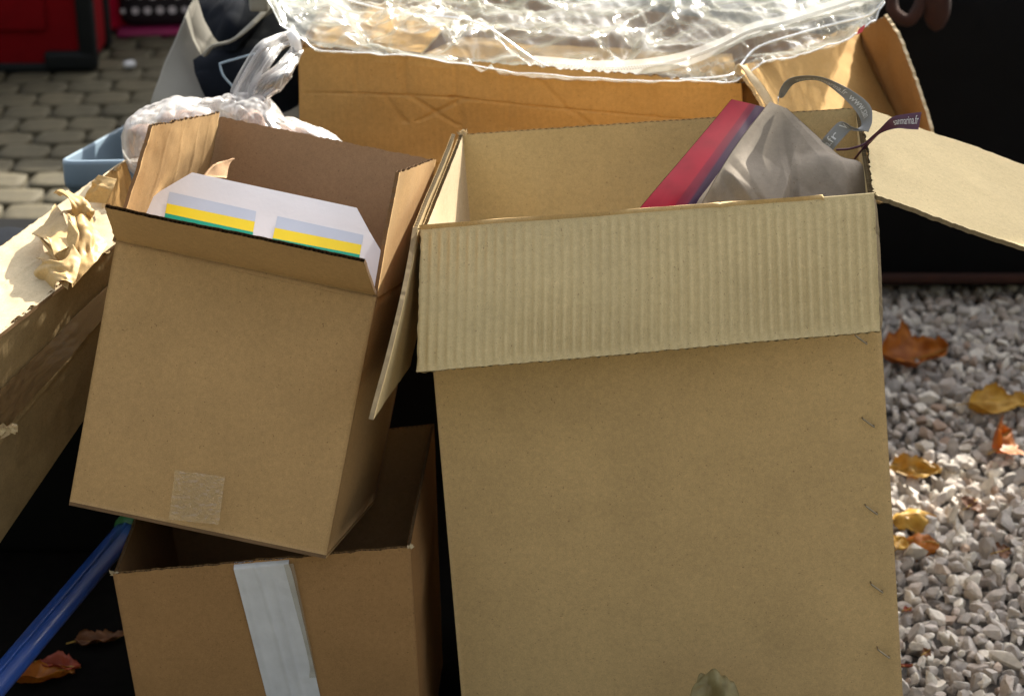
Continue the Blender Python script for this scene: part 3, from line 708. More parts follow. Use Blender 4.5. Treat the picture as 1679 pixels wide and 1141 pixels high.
tt_, A = wrapbag('paper_bag', 'crumpled taupe paper bag with ribbon handles in the tall olive box', 'paper bag',
    [P(1262, 167, 2.475), P(1200, 250, 2.415), P(1145, 345, 2.365), P(1080, 470, 2.33)], [P(1290, 178, 2.475), P(1372, 252, 2.45), P(1420, 292, 2.41), P(1400, 520, 2.36)], .05, taupe, crum, nu=150, nv=150)
# ribbon handles
ribg = plain('grey_ribbon', (.21, .205, .195), .38, var=.12, scale=40, bump=.1, bscale=600)
ribp = plain('purple_ribbon', (.075, .018, .045), .35, var=.15, scale=40, bump=.1, bscale=600)
inkw = plain('white_ink', (.62, .62, .62), .5, var=.05)
def text_geo(s, size=1.0):
    cu = bpy.data.curves.new('t', 'FONT'); cu.body = s; cu.size = size; cu.resolution_u = 3
    o = bpy.data.objects.new('t', cu); COL.objects.link(o); dg = bpy.context.evaluated_depsgraph_get()
    me = bpy.data.meshes.new_from_object(o.evaluated_get(dg)); V = np.array([v.co[:] for v in me.vertices]); F = [tuple(p.vertices) for p in me.polygons]
    bpy.data.objects.remove(o); bpy.data.meshes.remove(me); return V, F
def ribbon(name, L, R, m, parent, label, texts=(), n=90):
    A = grid_pts(L, R, 6, n); o = sheet(name, A, m, parent, t=.0004, label=label)
    N = normals(A)
    for (s, v0, v1, flip, face, c0, c1) in texts:      # text between v0..v1 along the ribbon, c0..c1 across
        V, F = text_geo(s); x0, x1, y0, y1 = V[:, 0].min(), V[:, 0].max(), -.2, .75
        W = []
        for p_ in V:
            a = (p_[0]-x0)/(x1-x0); b_ = (p_[1]-y0)/(y1-y0)
            v = v0+(v1-v0)*a; u = c0+(c1-c0)*b_
            y = max(0, min(n-1e-6, v*n)); k = int(y); f = y-k; xx = max(0, min(5.999, u*6)); i = int(xx); g = xx-i
            q = (A[k, i]*(1-g)+A[k, i+1]*g)*(1-f)+(A[k+1, i]*(1-g)+A[k+1, i+1]*g)*f
            W.append(q+N[k, i]*face)
        mesh('lettering', W, F, inkw, o, smooth=False)
    return o
def autoface(A):   # sign of the normal offset that faces the camera
    return 1
# big loop: rails are the two selvedges (outer, inner)
ribbon('ribbon_handle',
    [P(1276, 172, 2.46), P(1280, 146, 2.455), P(1298, 128, 2.45), P(1342, 126, 2.43), P(1386, 143, 2.42), P(1424, 170, 2.41), P(1430, 196, 2.405), P(1424, 216, 2.40)],
    [P(1275, 158, 2.47), P(1284, 160, 2.475), P(1304, 137, 2.47), P(1342, 133, 2.45), P(1376, 155, 2.43), P(1404, 184, 2.42), P(1412, 206, 2.42), P(1396, 214, 2.41)],
    ribg, tt_, 'grey ribbon handle printed in white', [('www.sanmarina.fr', .30, .60, 0, .0009, .86, .10), ('www.sanmarina.fr', .30, .60, 0, -.0012, .86, .10), ('www.san', .62, .80, 0, .0009, .86, .10), ('www.san', .62, .80, 0, -.0012, .86, .10), ('na.fr', .16, .24, 0, -.0012, .9, .1)], n=120)
ribbon('ribbon_handle',
    [P(1346, 232, 2.435), P(1354, 222, 2.425), P(1377, 200, 2.42), P(1398, 209, 2.41), P(1424, 217, 2.40)],
    [P(1366, 246, 2.425), P(1374, 236, 2.42), P(1395, 214, 2.42), P(1404, 215, 2.412), P(1422, 212, 2.41)],
    ribg, tt_, 'grey ribbon handle printed in white', [('a.fr', .03, .36, 0, .0009, .85, .12), ('a.fr', .03, .36, 0, -.0012, .85, .12), ('W', .44, .62, 0, .0009, .85, .15), ('W', .44, .62, 0, -.0012, .85, .15)], n=80)
ribbon('ribbon_end',
    [P(1418, 234, 2.44), P(1440, 214, 2.42), P(1462, 193, 2.40), P(1486, 187, 2.395), P(1511, 184, 2.39)],
    [P(1420, 236, 2.44), P(1446, 218, 2.42), P(1470, 211, 2.40), P(1488, 212, 2.395), P(1506, 213, 2.39)],
    ribp, tr_, 'purple ribbon end printed in white', [('sanmarina.fr', .50, .97, 0, .0009, .82, .12), ('sanmarina.fr', .50, .97, 0, -.0012, .82, .12)], n=80)
tube('ribbon_cord', [P(1372, 246, 2.47), P(1395, 244, 2.45), P(1420, 235, 2.44), P(1446, 213, 2.42)], .0016, ribp, tr_, n=6, seg=40)
tube('ribbon_cord', [P(1396, 268, 2.50), P(1410, 250, 2.46), P(1424, 234, 2.44), P(1452, 208, 2.415)], .0016, ribp, tr_, n=6, seg=40)
tube('ribbon_cord', [P(1416, 262, 2.47), P(1416, 248, 2.46), P(1428, 232, 2.44), P(1448, 212, 2.42)], .0013, ribp, tr_, n=6, seg=40)

# ------------------------------------------------------------------ torn box at the left edge, sunlit on top
lb = thing('cardboard_box', 'battered taped box at the left edge, its sunlit top torn and peeling', 'box', (-.66, 2.35, .44))
t1, t2 = Q(-150, 665, 2.12), Q(194, 396, 2.42)
t3, t4 = Q(-150, 512, 2.32), Q(160, 290, 2.62)
c1, c2 = Q(-150, 1110, 2.30), Q(200, 596, 2.50)
M3 = [OLD, OLD, BROWN_CORE]
board('top_panel', [t3, t1], [t4, t2], [PALE, OLD, BROWN_CORE], lb, nu=110, nv=60, side=-1, rough=.002,
      disp=lambda u, v, p: -.004*nz(p, 9)-.003*abs(nz(p, 20, 3))-.0012*nz(p, 60)-.002*math.exp(-((v-.5)/.02)**2))
board('front_panel', [t1, c1], [t2, c2], M3, lb, nu=110, nv=80, side=-1, flute='v', rough=.002,
      disp=lambda u, v, p: .003*nz(p, 10)-.0018*math.exp(-((v-.52+.05*u)/.012)**2)+.0008*nz(p, 50)+.0003*math.sin(u*300))
board('back_panel', [t3, c1+Vector((0, .3, .02))], [t4, c2+Vector((0, .3, .02))], M3, lb, nu=10, nv=10, side=1)
board('side_panel', [t2, c2], [t4, c2+Vector((0, .3, .02))], M3, lb, nu=10, nv=10, side=1)
A = grid_pts([t1.lerp(c1, .24), t1.lerp(c1, .45)], [t2.lerp(c2, .24), t2.lerp(c2, .45)], 140, 26)
brtape = film('brown_tape', (.27, .18, .075), .62, .22, .2, .8)
nn = (t2-t1).cross(c1-t1).normalized(); nn = nn if nn.y < 0 else -nn
A = A+np.array(nn)*.004
sheet('tape', dispgrid(A, lambda u, v, p: -.0012*abs(nz(p, 45, 2))-.0006*nz(p, 150)-.003*nz(p, 10)*-1), brtape, lb, label='wide brown tape along the front')
# crushed corner by the frame's edge
tuft(lb, Q(14, 705, 2.19), 14, .016, PALE, 9)
# peeling paper curls
CF = folds(77, 14, .006, .1, .4)
def curl(name, L, R, seed, amp=.006, m=PAPER, nu=30, nv=40):
    A = grid_pts(L, R, nu, nv)
    return sheet(name, dispgrid(A, lambda u, v, p: amp*(nz(p, 18, seed)+.15*nz(p, 120, seed))+CF(u+.1*seed % 1, v)), m, lb, t=.0006)
curl('peeling_paper', [Q(88, 318, 2.47), Q(97, 309, 2.43), Q(112, 325, 2.40), Q(118, 352, 2.41), Q(110, 378, 2.43)], [Q(112, 312, 2.50), Q(130, 322, 2.46), Q(150, 334, 2.43), Q(155, 350, 2.42), Q(140, 368, 2.44)], 1, .004)
curl('peeling_paper', [Q(60, 382, 2.40), Q(84, 402, 2.37), Q(105, 395, 2.36), Q(113, 360, 2.37)], [Q(70, 400, 2.38), Q(90, 426, 2.35), Q(112, 440, 2.34), Q(128, 380, 2.36)], 2, .006)
curl('peeling_paper', [Q(55, 445, 2.36), Q(72, 430, 2.34), Q(104, 428, 2.33), Q(120, 400, 2.34)], [Q(84, 484, 2.34), Q(98, 462, 2.31), Q(122, 462, 2.31), Q(135, 420, 2.34)], 3, .006)
curl('peeling_paper', [Q(98, 350, 2.44), Q(108, 348, 2.40), Q(114, 380, 2.37), Q(104, 430, 2.36)], [Q(118, 345, 2.44), Q(124, 358, 2.40), Q(130, 390, 2.37), Q(118, 452, 2.35)], 5, .006)
curl('peeling_paper', [Q(138, 330, 2.52), Q(150, 305, 2.50), Q(162, 288, 2.50)], [Q(172, 336, 2.50), Q(182, 312, 2.48), Q(190, 292, 2.49)], 6, .008)
curl('peeling_paper', [Q(52, 384, 2.42), Q(60, 386, 2.40), Q(78, 396, 2.36), Q(88, 426, 2.34)], [Q(92, 336, 2.50), Q(104, 352, 2.44), Q(112, 378, 2.38), Q(118, 404, 2.36)], 8, .010)
curl('peeling_paper', [Q(112, 372, 2.42), Q(132, 352, 2.41), Q(150, 356, 2.43)], [Q(118, 470, 2.33), Q(150, 440, 2.35), Q(178, 400, 2.40)], 11, .009)
curl('peeling_paper', [Q(58, 420, 2.38), Q(72, 430, 2.35), Q(86, 452, 2.32)], [Q(100, 408, 2.40), Q(112, 436, 2.33), Q(112, 476, 2.31)], 14, .010)
board('torn_flap', [Q(168, 292, 2.53), Q(172, 345, 2.52)], [Q(206, 264, 2.62), Q(222, 345, 2.60)], [KRAFT, KRAFT, PALE], lb, nu=24, nv=20, side=-1, flute='v', rough=.003, disp=lambda u, v, p: .004*nz(p, 20)+.002*math.sin(u*30))
tube('paper_edge', [Q(168, 290, 2.525), Q(186, 276, 2.56), Q(208, 262, 2.61)], .0012, PALE, lb, n=5)

# ------------------------------------------------------------------ blue-grey crate and navy bag behind the left box
crm = plain('crate_plastic', (.20, .27, .34), .35, var=.08, scale=12, bump=.08, bscale=300)
cr = thing('plastic_crate', 'blue-grey plastic crate corner sticking out behind the tilted tan box', 'crate', (-.55, 3.1, .3))
o1, o2, o3, o4 = P(94, 266, 2.98), P(330, 262, 2.95), P(400, 130, 3.55), P(222, 196, 3.42)
def crate_ring(s, dz):
    c = (o1+o2+o3+o4)/4
    return [c+(q-c)*s+Vector((0, 0, dz)) for q in (o1, o2, o3, o4)]
def rounded(qs, r=.035, n=6):
    out = []
    for k in range(4):
        p0, p1, p2 = qs[k-1], qs[k], qs[(k+1) % 4]; a = p1+(p0-p1).normalized()*r; b_ = p1+(p2-p1).normalized()*r
        for i in range(n+1):
            t = i/n; out.append(a.lerp(p1, t).lerp(p1.lerp(b_, t), t))
    return out
prof = [(.86, -.40), (.965, -.06), (.965, -.050), (.985, -.045), (1.0, -.040), (1.005, -.034), (1.005, -.006), (1.0, 0), (.975, .001), (.962, -.004), (.955, -.012), (.94, -.10), (.84, -.39)]
rings = [rounded(crate_ring(s, dz)) for s, dz in prof]; k = len(rings[0]); V = [list(q) for r_ in rings for q in r_]; F = []
for a in range(len(rings)-1):
    for i in range(k): F.append((a*k+i, a*k+(i+1) % k, (a+1)*k+(i+1) % k, (a+1)*k+i))
F.append(tuple(range(k))); F.append(tuple((len(rings)-1)*k+i for i in range(k)))
mesh('tub', V, F, crm, cr)
for s_ in (.25, .55): tube('rim_rib', [o1.lerp(o2, s_)+Vector((0, -.003, -.04)), o1.lerp(o2, s_)+Vector((0, .02, -.20))], .004, crm, cr)
cloth_n = plain('navy_cloth', (.0045, .0065, .011), .9, var=.3, scale=30, bump=.3, bscale=500, spec=.12)
c2k = thing('shade_block', 'black block standing in for the shadow under the battered box at the left edge', 'crate', (-.95, 3.0, 0))  # another added block, near-black to supply the shade below the box
boxmesh('shade_block_body', (-.95, 3.02, .19), .72, .52, .38, .0, blk0, c2k, bev=.02)
boxmesh('shade_block_rim', (-.95, 3.02, .375), .75, .55, .03, .0, blk0, c2k, bev=.01)
nv_ = boxmesh('cloth_bag', P(-70, 520, 2.85), .34, .24, .24, .3, cloth_n, bev=.08, disp=.12)
tag(nv_, 'dark navy cloth bag behind the battered box at the left edge', 'bag')

# ------------------------------------------------------------------ beige tote with navy clothes
toteM = plain('tote_canvas', (.25, .235, .20), .85, var=.12, scale=12, bump=.35, bscale=700)
tote = thing('tote_bag', 'beige canvas tote bag slumped behind the white carrier bag, stuffed with navy clothing', 'tote bag', (-.42, 3.3, .0))
A = grid_pts([P(303, 14, 3.30), P(285, 66, 3.24), P(264, 120, 3.20), P(243, 200, 3.18), P(225, 420, 3.2)],
             [P(500, 150, 3.30), P(505, 165, 3.22), P(510, 180, 3.18), P(515, 240, 3.15), P(520, 420, 3.2)], 70, 60)
# mouth line sags: (303,14) -> (345,70) -> (380,150) -> (500,150)
for i in range(71):
    u = i/70
    for j in range(61):
        s = j/60; sag = math.sin(math.pi*min(1, u*1.1))**.8*(1-s)
        A[j, i] += np.array(P(0, 60, 3.2)-P(0, 0, 3.2))*sag*1.15+np.array([-.03*math.sin(math.pi*u)*(1-s), 0, 0])
A = dispgrid(A, lambda u, v, p: -.045*math.sin(math.pi*u)*v-.010*nz(p, 6, 3)-.008*abs(nz(p, 10, 6)))
sheet('canvas_front', A, toteM, tote, t=.0015)
B = A+np.array([0, .22, .0]); B[:25, :, 2] += np.linspace(.03, 0, 25)[:, None]; sheet('canvas_back', B, toteM, tote, t=.0015)
sheet('canvas_side', np.array([[A[j, 0]*(1-k/6)+B[j, 0]*k/6+np.array([.01*math.sin(k/6*math.pi), 0, 0]) for k in range(7)] for j in range(61)]), toteM, tote, t=.0012)
tube('strap', [P(335, 92, 3.10), P(350, 76, 3.09), P(378, 68, 3.08), P(405, 48, 3.09), P(438, 14, 3.14), P(455, -20, 3.2)], .0055, toteM, tote, n=8, seg=50, flat=.5)
cl = thing('clothing', 'navy clothing bundled in the beige tote, one bright trim line on it', 'clothing', P(400, 140, 3.2))
def lump(name, L, R, m, par, seed, bulge=.05, nu=50, nv=50, wr=.010):
    A = grid_pts(L, R, nu, nv)
    A = dispgrid(A, lambda u, v, p: (-bulge*math.sin(math.pi*u)*math.sin(math.pi*v)-wr*nz(p, 9, seed)-wr*.8*abs(nz(p, 18, seed+3))))
    B = A+np.array([0, .06, -.01]); B[:, 0] = A[:, 0]; B[:, -1] = A[:, -1]; B[0] = A[0]; B[-1] = A[-1]
    sheet('back_fold', B, m, par); return sheet(name, A, m, par)
lump('garment', [P(312, -40, 3.25), P(330, 20, 3.2), P(352, 62, 3.14), P(372, 82, 3.12)], [P(470, -40, 3.35), P(455, 0, 3.25), P(425, 30, 3.15), P(385, 82, 3.12)], cloth_n, cl, 2, .03)
lump('garment', [P(316, 100, 3.12), P(322, 125, 3.10), P(336, 160, 3.10), P(360, 200, 3.14)], [P(470, 10, 3.28), P(500, 70, 3.22), P(505, 130, 3.2), P(470, 210, 3.16)], cloth_n, cl, 6, .03)
trim = plain('trim_blue', (.25, .33, .42), .4, var=.1)
tube('trim', [P(418, 88, 3.045), P(395, 95, 3.035), P(363, 104, 3.03), P(361, 108, 3.03), P(366, 124, 3.03), P(381, 142, 3.035)], .0018, trim, cl, n=6, seg=40)
btn = boxmesh('button', P(424, 4, 3.10), .030, .012, .030, 0, toteM, cl, bev=.005)

# ------------------------------------------------------------------ white carrier bag with knotted handles
carr = film('carrier_film', (.80, .78, .75), .15, .28, .5, .3, .5, (.95, .93, .92), 0)
cb = thing('carrier_bag', 'translucent white carrier bag with handles tied up to the corner of the long back box', 'carrier bag', P(360, 260, 2.75))
def bagsurf(outer, cD, d0, amp, seed, nu=120, nv=60, back=False):
    """closed lumpy bag: outline polygon in sight-line degrees turned into a bulging shell"""
    A = np.zeros((nv+1, nu+1, 3)); cx = sum(o_[0] for o_ in outer)/len(outer); cy = sum(o_[1] for o_ in outer)/len(outer)
    R_ = rail([P(a, b_, d0) for a, b_ in outer+[outer[0]]], nu+1); Cc = P(cx, cy, d0)
    for j in range(nv+1):
        s = math.sin(j/nv*math.pi/2) if True else 0; z_ = math.cos(j/nv*math.pi/2)
        for i in range(nu+1):
            q = Cc.lerp(R_[i], s)+FW*(cD*z_*(1 if back else -1))
            h = .8*abs(nz(q, 8, seed))+.6*abs(nz((q.x*1.3, q.y, q.z*.35-q.x*.3), 26, seed+1))+.30*abs(nz((q.x*1.2+q.z*.3, q.y, q.z*.3), 60, seed+2))+.05*nz(q, 140, seed)
            A[j, i] = q-FW*(h*amp*(.3+.7*z_))*(-1 if back else 1)+Vector((0, 0, h*amp*.5))*s
        A[j, nu] = A[j, 0]
    return A
body1 = [(200, 228), (215, 196), (250, 180), (290, 163), (340, 165), (372, 162), (400, 178), (400, 240), (340, 300), (235, 295), (207, 270)]
body2 = [(345, 178), (372, 160), (385, 160), (430, 155), (455, 180), (470, 200), (510, 212), (560, 235), (600, 300), (480, 330), (380, 300), (350, 240)]
for k, (bd, dd) in enumerate(((body1, 2.82), (body2, 2.81))):
    sheet('bag_body', bagsurf(bd, .07, dd, .022, 3+k*5), carr, cb); sheet('bag_body', bagsurf(bd, .07, dd, .022, 3+k*5, back=True), carr, cb)
def strand(L, R, seed):
    A = grid_pts(L, R, 30, 60)
    A = dispgrid(A, lambda u, v, p: .0035*math.sin(u*34+2*nz(p, 8, seed))*(1-abs(2*v-1)**3*.5)+.004*nz(p, 25, seed)-.006*math.sin(math.pi*u))
    sheet('handle', A, carr, cb); B = A+normals(A)*.006; sheet('handle', B, carr, cb)
strand([P(376, 178, 2.77), P(386, 145, 2.78), P(406, 108, 2.79), P(428, 76, 2.80), P(455, 62, 2.84), P(476, 56, 2.86)], [P(410, 172, 2.77), P(418, 142, 2.78), P(432, 124, 2.79), P(446, 102, 2.80), P(462, 78, 2.84), P(481, 68, 2.86)], 1)
strand([P(396, 180, 2.77), P(414, 150, 2.78), P(440, 126, 2.79), P(466, 102, 2.81), P(484, 80, 2.85)], [P(440, 160, 2.77), P(462, 146, 2.78), P(476, 122, 2.76), P(486, 100, 2.82), P(491, 84, 2.85)], 4)
A = grid_pts([P(472, 57, 2.845), P(478, 66, 2.84), P(484, 84, 2.845)], [P(484, 56, 2.845), P(489, 66, 2.84), P(492, 82, 2.845)], 8, 14)
sheet('knot', dispgrid(A, lambda u, v, p: -.004*math.sin(math.pi*u)+.002*nz(p, 80)), plain('knot_film', (.82, .80, .78), .3, var=.05), cb, t=.004)
pinkm = plain('pink_cloth', (.50, .38, .32), .8, var=.35, scale=25, bump=.3, bscale=120)
for k, (a, b_, d, sx_, sz_) in enumerate(((235, 238, 2.83, .05, .06), (300, 215, 2.83, .08, .06), (400, 215, 2.82, .06, .06), (460, 235, 2.82, .10, .05))):
    o = boxmesh('bundle', P(a, b_, d), sx_, .05, sz_, .2*k, pinkm, bev=.02, disp=.15)
    tag(o, ['pinkish bundle in the left end of the carrier bag', 'pinkish bundle in the carrier bag behind the tilted box\'s left flap', 'pinkish bundle in the carrier bag below its handles', 'pinkish bundle in the right end of the carrier bag'][k], 'bundle', 'bundles inside the carrier bag')

# ------------------------------------------------------------------ blue pole, black trunk
bluep = plain('blue_plastic', (.006, .045, .21), .42, var=.18, scale=30, bump=.08, bscale=60, coat=.3)
pole = thing('plastic_pole', 'blue plastic pole slanting up beside the brown box at bottom left', 'pole', P(60, 1080, 2.5))
a, b_ = P(-60, 1185, 2.28), P(214, 862, 2.80)
tube('shaft', [a, b_], .019, bluep, pole, n=16, seg=12, flat=.45)
tube('ridge', [a+Vector((-.004, -.012, .009)), b_+Vector((-.004, -.012, .009))], .0035, bluep, pole, n=8, seg=6)
tube('end_cap', [b_-(b_-a).normalized()*.01, b_+(b_-a).normalized()*.035], .021, plain('green_plastic', (.02, .13, .03), .4), pole, n=14, seg=4)
blk = plain('black_vinyl', (.0025, .0025, .003), .75, var=.3, scale=15, bump=.25, bscale=250, spec=.12)
leather = plain('brown_leather', (.030, .007, .002), .95, var=.4, scale=30, bump=.3, bscale=180)
tk = thing('trunk', 'large black trunk standing on the gravel behind the right flap', 'trunk', (1.42, 4.1, 0))
boxmesh('trunk_body', (1.42, 4.10, .365), 1.45, .62, .64, 0, blk, tk, bev=.03)
boxmesh('base_rail', (1.42, 3.785, .075), 1.46, .03, .018, 0, leather, tk, bev=.006)
def roundpatch(name, c, rx, rz, m, par):
    V, F = ico(3); k_ = np.array([rx, .018, rz]); return mesh(name, V*k_*(1+.12*np.array([[nz(q, 1.7)] for q in V]))+np.array(c), [tuple(f) for f in F.tolist()], m, par)
roundpatch('leather_pad', P(1538, 12, 3.77), .026, .046, leather, tk); tube('strap', [P(1462, -10, 3.79), P(1466, 20, 3.78), P(1490, 34, 3.77), P(1508, 10, 3.77), P(1512, -20, 3.78)], .012, leather, tk)

# ------------------------------------------------------------------ suitcases and dotted bag on the pavement
redf = plain('red_fabric', (.15, .002, .004), .9, var=.12, scale=20, bump=.25, bscale=600, spec=.1)
redb = plain('bright_red_fabric', (.36, .004, .024), .9, var=.12, scale=20, bump=.25, bscale=600, spec=.1)
blkp = plain('black_plastic', (.004, .005, .005), .6, var=.2, spec=.2)
def suitcase(label, c, w, d, h, rot, m):
    t = thing('suitcase', label, 'suitcase', c, 'suitcases on the pavement'); M = Matrix.Rotation(rot, 3, 'Z'); c = Vector(c)
    def at(x, y, z): return c+M @ Vector((x, y, z))
    boxmesh('shell', at(0, 0, h/2+.02), w, d, h, rot, m, t, bev=.025)
    for s in (-1, 1):
        boxmesh('frame_edge', at(s*(w/2-.012), -d/2+.006, h/2+.02), .052, .05, h+.01, rot, blkp, t, bev=.015)
        boxmesh('frame_edge', at(s*(w/2-.012), d/2-.006, h/2+.02), .052, .05, h+.01, rot, blkp, t, bev=.015)
        boxmesh('corner_guard', at(s*(w/2-.065), -d/2+.004, .045), .15, .05, .06, rot, blkp, t, bev=.015)
    boxmesh('base', at(0, 0, .022), w-.02, d+.012, .034, rot, blkp, t, bev=.012)
    for sx_ in (-1, 1):
        for sy_ in (-1, 1): tube('wheel', [at(sx_*(w/2-.05)-.012, sy_*(d/2-.04), .022), at(sx_*(w/2-.05)+.012, sy_*(d/2-.04), .022)], .022, blkp, t, n=14, seg=3)
    boxmesh('front_pocket', at(-.02, -d/2-.008, h*.50), w*.72, .03, h*.62, rot, m, t, bev=.012)
    tube('handle', [at(-.08, 0, h+.02), at(-.07, 0, h+.055), at(.07, 0, h+.055), at(.08, 0, h+.02)], .011, blkp, t)
    return t
suitcase('dark red suitcase with black frame, upright on the paving at top left', (-1.60, 5.68, 0), .74, .26, .72, .03, redf)
suitcase('brighter red suitcase turned sideways behind the dark red one', (-1.40, 6.14, 0), .46, .26, .62, -.75, redb)
dotb = thing('shopping_bag', 'black bag with white dots and a pink base, beside the suitcases', 'bag', (-1.08, 6.06, 0))
dm = plain('black_cloth', (.012, .008, .010), .7, var=.2); pm = plain('pink_cloth_base', (.22, .005, .06), .7, var=.2)
boxmesh('bag_body', (-1.03, 6.09, .24), .42, .22, .42, .1, dm, dotb, bev=.05)
boxmesh('pink_base', (-1.03, 6.08, .016), .43, .24, .028, .1, pm, dotb, bev=.015)
V = []; F = []; rr = random.Random(4)
for a in range(11):
    for b_ in range(8):
        c = Vector((-1.03, 6.09, .24))+Matrix.Rotation(.1, 3, 'Z') @ Vector((-.19+a*.038+(b_ % 2)*.018, -.1125, -.15+b_*.045)); r_ = rr.uniform(.007, .013); o = len(V)
        V += [(c.x+math.cos(q*math.pi/5)*r_, c.y+.1*math.cos(q*math.pi/5)*r_, c.z+math.sin(q*math.pi/5)*r_) for q in range(10)]; F.append(tuple(range(o, o+10)))
mesh('white_dots', V, F, plain('white_dot', (.55, .5, .5), .6), dotb)['kind'] = 'stuff'
g_ = G(213, 121); o = boxmesh('pebble', g_+Vector((0, 0, .028)), .035, .03, .02, .4, plain('white_pebble', (.5, .5, .5), .6), bev=.009, disp=.2)
tag(o, 'small white pebble alone on the paving right of the dark red suitcase', 'pebble')

# ------------------------------------------------------------------ fallen leaves
def leafmat(name, c1, c2):
    m, n, ns, ln, b = newmat(name)
    tc = ns.new('ShaderNodeTexCoord').outputs['Object']
    x = nd(ns, 'ShaderNodeTexNoise'); x.inputs['Scale'].default_value = 45; x.inputs['Detail'].default_value = 6; ln.new(tc, x.inputs['Vector'])
    c = mixc(ns, ln, ramp(ns, ln, x.outputs['Fac'], .35, .65), c1, c2)
    ln.new(c, b.inputs['Base Color']); b.inputs['Roughness'].default_value = .5
    tl = ns.new('ShaderNodeBsdfTranslucent'); ln.new(c, tl.inputs[0]); mx = ns.new('ShaderNodeMixShader'); mx.inputs[0].default_value = .35
    ln.new(b.outputs[0], mx.inputs[1]); ln.new(tl.outputs[0], mx.inputs[2]); ln.new(mx.outputs[0], ns['Material Output'].inputs[0]); return m
LM = {'orange': leafmat('leaf_orange', (.40, .12, .015), (.62, .22, .02)), 'yellow': leafmat('leaf_yellow', (.55, .30, .04), (.72, .46, .08)),
      'brown': leafmat('leaf_brown', (.16, .06, .02), (.26, .11, .04)), 'gold': leafmat('leaf_gold', (.40, .22, .03), (.55, .34, .06)), 'red': leafmat('leaf_red', (.30, .04, .015), (.42, .07, .02))}
def leaf(u, v, wpx, rot, col, curl_, label, lift=.032, tilt=0.0, hr=.7, fold=.0):
    g0 = G(u, v, lift)-Vector((0, 0, lift)); D = (g0-C0).dot(FW); Lg = wpx/FPX*D; t = thing('leaf', label, 'leaf', g0+Vector((0, 0, lift)), 'fallen leaves on the ground')
    nu_, nv_n = 16, 26; A = np.zeros((nv_n+1, nu_+1, 3)); sd = u*.37; M = Matrix.Rotation(rot, 3, 'Z') @ Matrix.Rotation(tilt, 3, 'X')
    for j in range(nv_n+1):
        s = j/nv_n; wd = (math.sin(math.pi*s**.8)**.75 if 0 < s < 1 else 0)*hr*Lg/2*(1+.45*noise.noise(Vector((s*6, sd, 0)))+.22*noise.noise(Vector((s*22, sd, 3))))
        for i in range(nu_+1):
            x_ = (i/nu_*2-1); y_ = x_*wd
            z_ = curl_*Lg*(abs(x_)**1.6*.42*(wd/(hr*Lg/2+1e-9)))+curl_*Lg*.7*(2*s-1)**2*.35+.16*Lg*noise.noise(Vector((s*3.5, x_*1.8, sd)))+fold*Lg*abs(x_)*.5+.008*Lg*abs(math.sin((s-abs(x_)*.25)*22))
            A[j, i] = g0+Vector((0, 0, lift))+M @ Vector(((s-.5)*Lg, y_, z_))
    sheet('blade', A, LM[col], t, t=.0005)
    tube('stem', [Vector(A[k_, nu_//2])+Vector((0, 0, .0008)) for k_ in (26, 20, 13, 6, 1)]+[g0+Vector((0, 0, lift))+M @ Vector((-.68*Lg, .06*Lg, .05*Lg))], .0012, LM['gold'], t, n=5, seg=20)
leaf(1495, 590, 112, .1, 'orange', .75, 'large orange-brown leaf curled beside the box edge, the farthest one on the gravel', hr=.75, tilt=.35)
leaf(1642, 668, 118, .15, 'yellow', .35, 'long pale yellow leaf lying at the right frame edge', hr=.5, tilt=.35, lift=.035)
leaf(1632, 728, 80, 1.1, 'orange', .9, 'upright amber leaf curled just below the long pale yellow one', hr=.8, tilt=.9, lift=.05)
leaf(1500, 775, 84, -.1, 'gold', .5, 'dull gold leaf arched over the gravel near the third staple', hr=.6, tilt=.4)
leaf(1502, 845, 76, .2, 'yellow', -.55, 'gold leaf with turned-down tips, above the round orange one', hr=.65, tilt=.45, lift=.04)
leaf(1592, 828, 40, .9, 'brown', .3, 'small flat red-brown leaf alone in the middle of the gravel', hr=.9, tilt=.5)
leaf(1512, 888, 56, -.2, 'orange', -.6, 'round orange leaf cupped on the gravel below the gold one', hr=.95, tilt=.5, lift=.035)
leaf(1472, 893, 40, 1.2, 'yellow', .5, 'bright yellow leaf half hidden by the tall box', hr=.8, tilt=.5)
leaf(1642, 905, 34, .5, 'brown', .4, 'small dark brown leaf on the gravel towards the right edge', hr=.9, tilt=.5)
leaf(1488, 1000, 16, .5, 'red', .4, 'tiny red leaf scrap by the tall box, above two more scraps', hr=.9)
leaf(1518, 1070, 20, .8, 'brown', .4, 'tiny brown leaf scrap standing out from the pale stones', hr=.8, tilt=.5)
leaf(1486, 1093, 22, .1, 'red', .4, 'tiny rust leaf scrap at the box edge, lowest of all', hr=.4)
leaf(72, 1112, 100, .3, 'orange', .5, 'amber leaf in the dark below the blue pole', lift=.006, hr=.5)
leaf(100, 1095, 70, -.2, 'red', .5, 'rust-red leaf in the dark beside the amber one', lift=.01, hr=.5)
leaf(165, 1052, 80, .3, 'brown', .4, 'dim brown leaf in the dark next to the taped box', lift=.006, hr=.5)
# pale crumpled leaf against the tall box at the bottom of the frame
DF = folds(9, 16, .012, .1, .35)
dl = thing('dry_leaf', 'pale olive crumpled dry leaf leaning on the tall box at the bottom of the frame', 'leaf', P(1172, 1160, 2.50))
A = grid_pts([P(1150, 1112, 2.44), P(1135, 1128, 2.42), P(1122, 1190, 2.42)], [P(1188, 1113, 2.44), P(1206, 1124, 2.42), P(1226, 1190, 2.42)], 30, 24)
sheet('blade', dispgrid(A, lambda u, v, p: -.010*math.sin(math.pi*u)-DF(u, v)-.004*nz(p, 60, 2)), leafmat('leaf_pale', (.26, .20, .08), (.42, .36, .18)), dl, t=.0006)

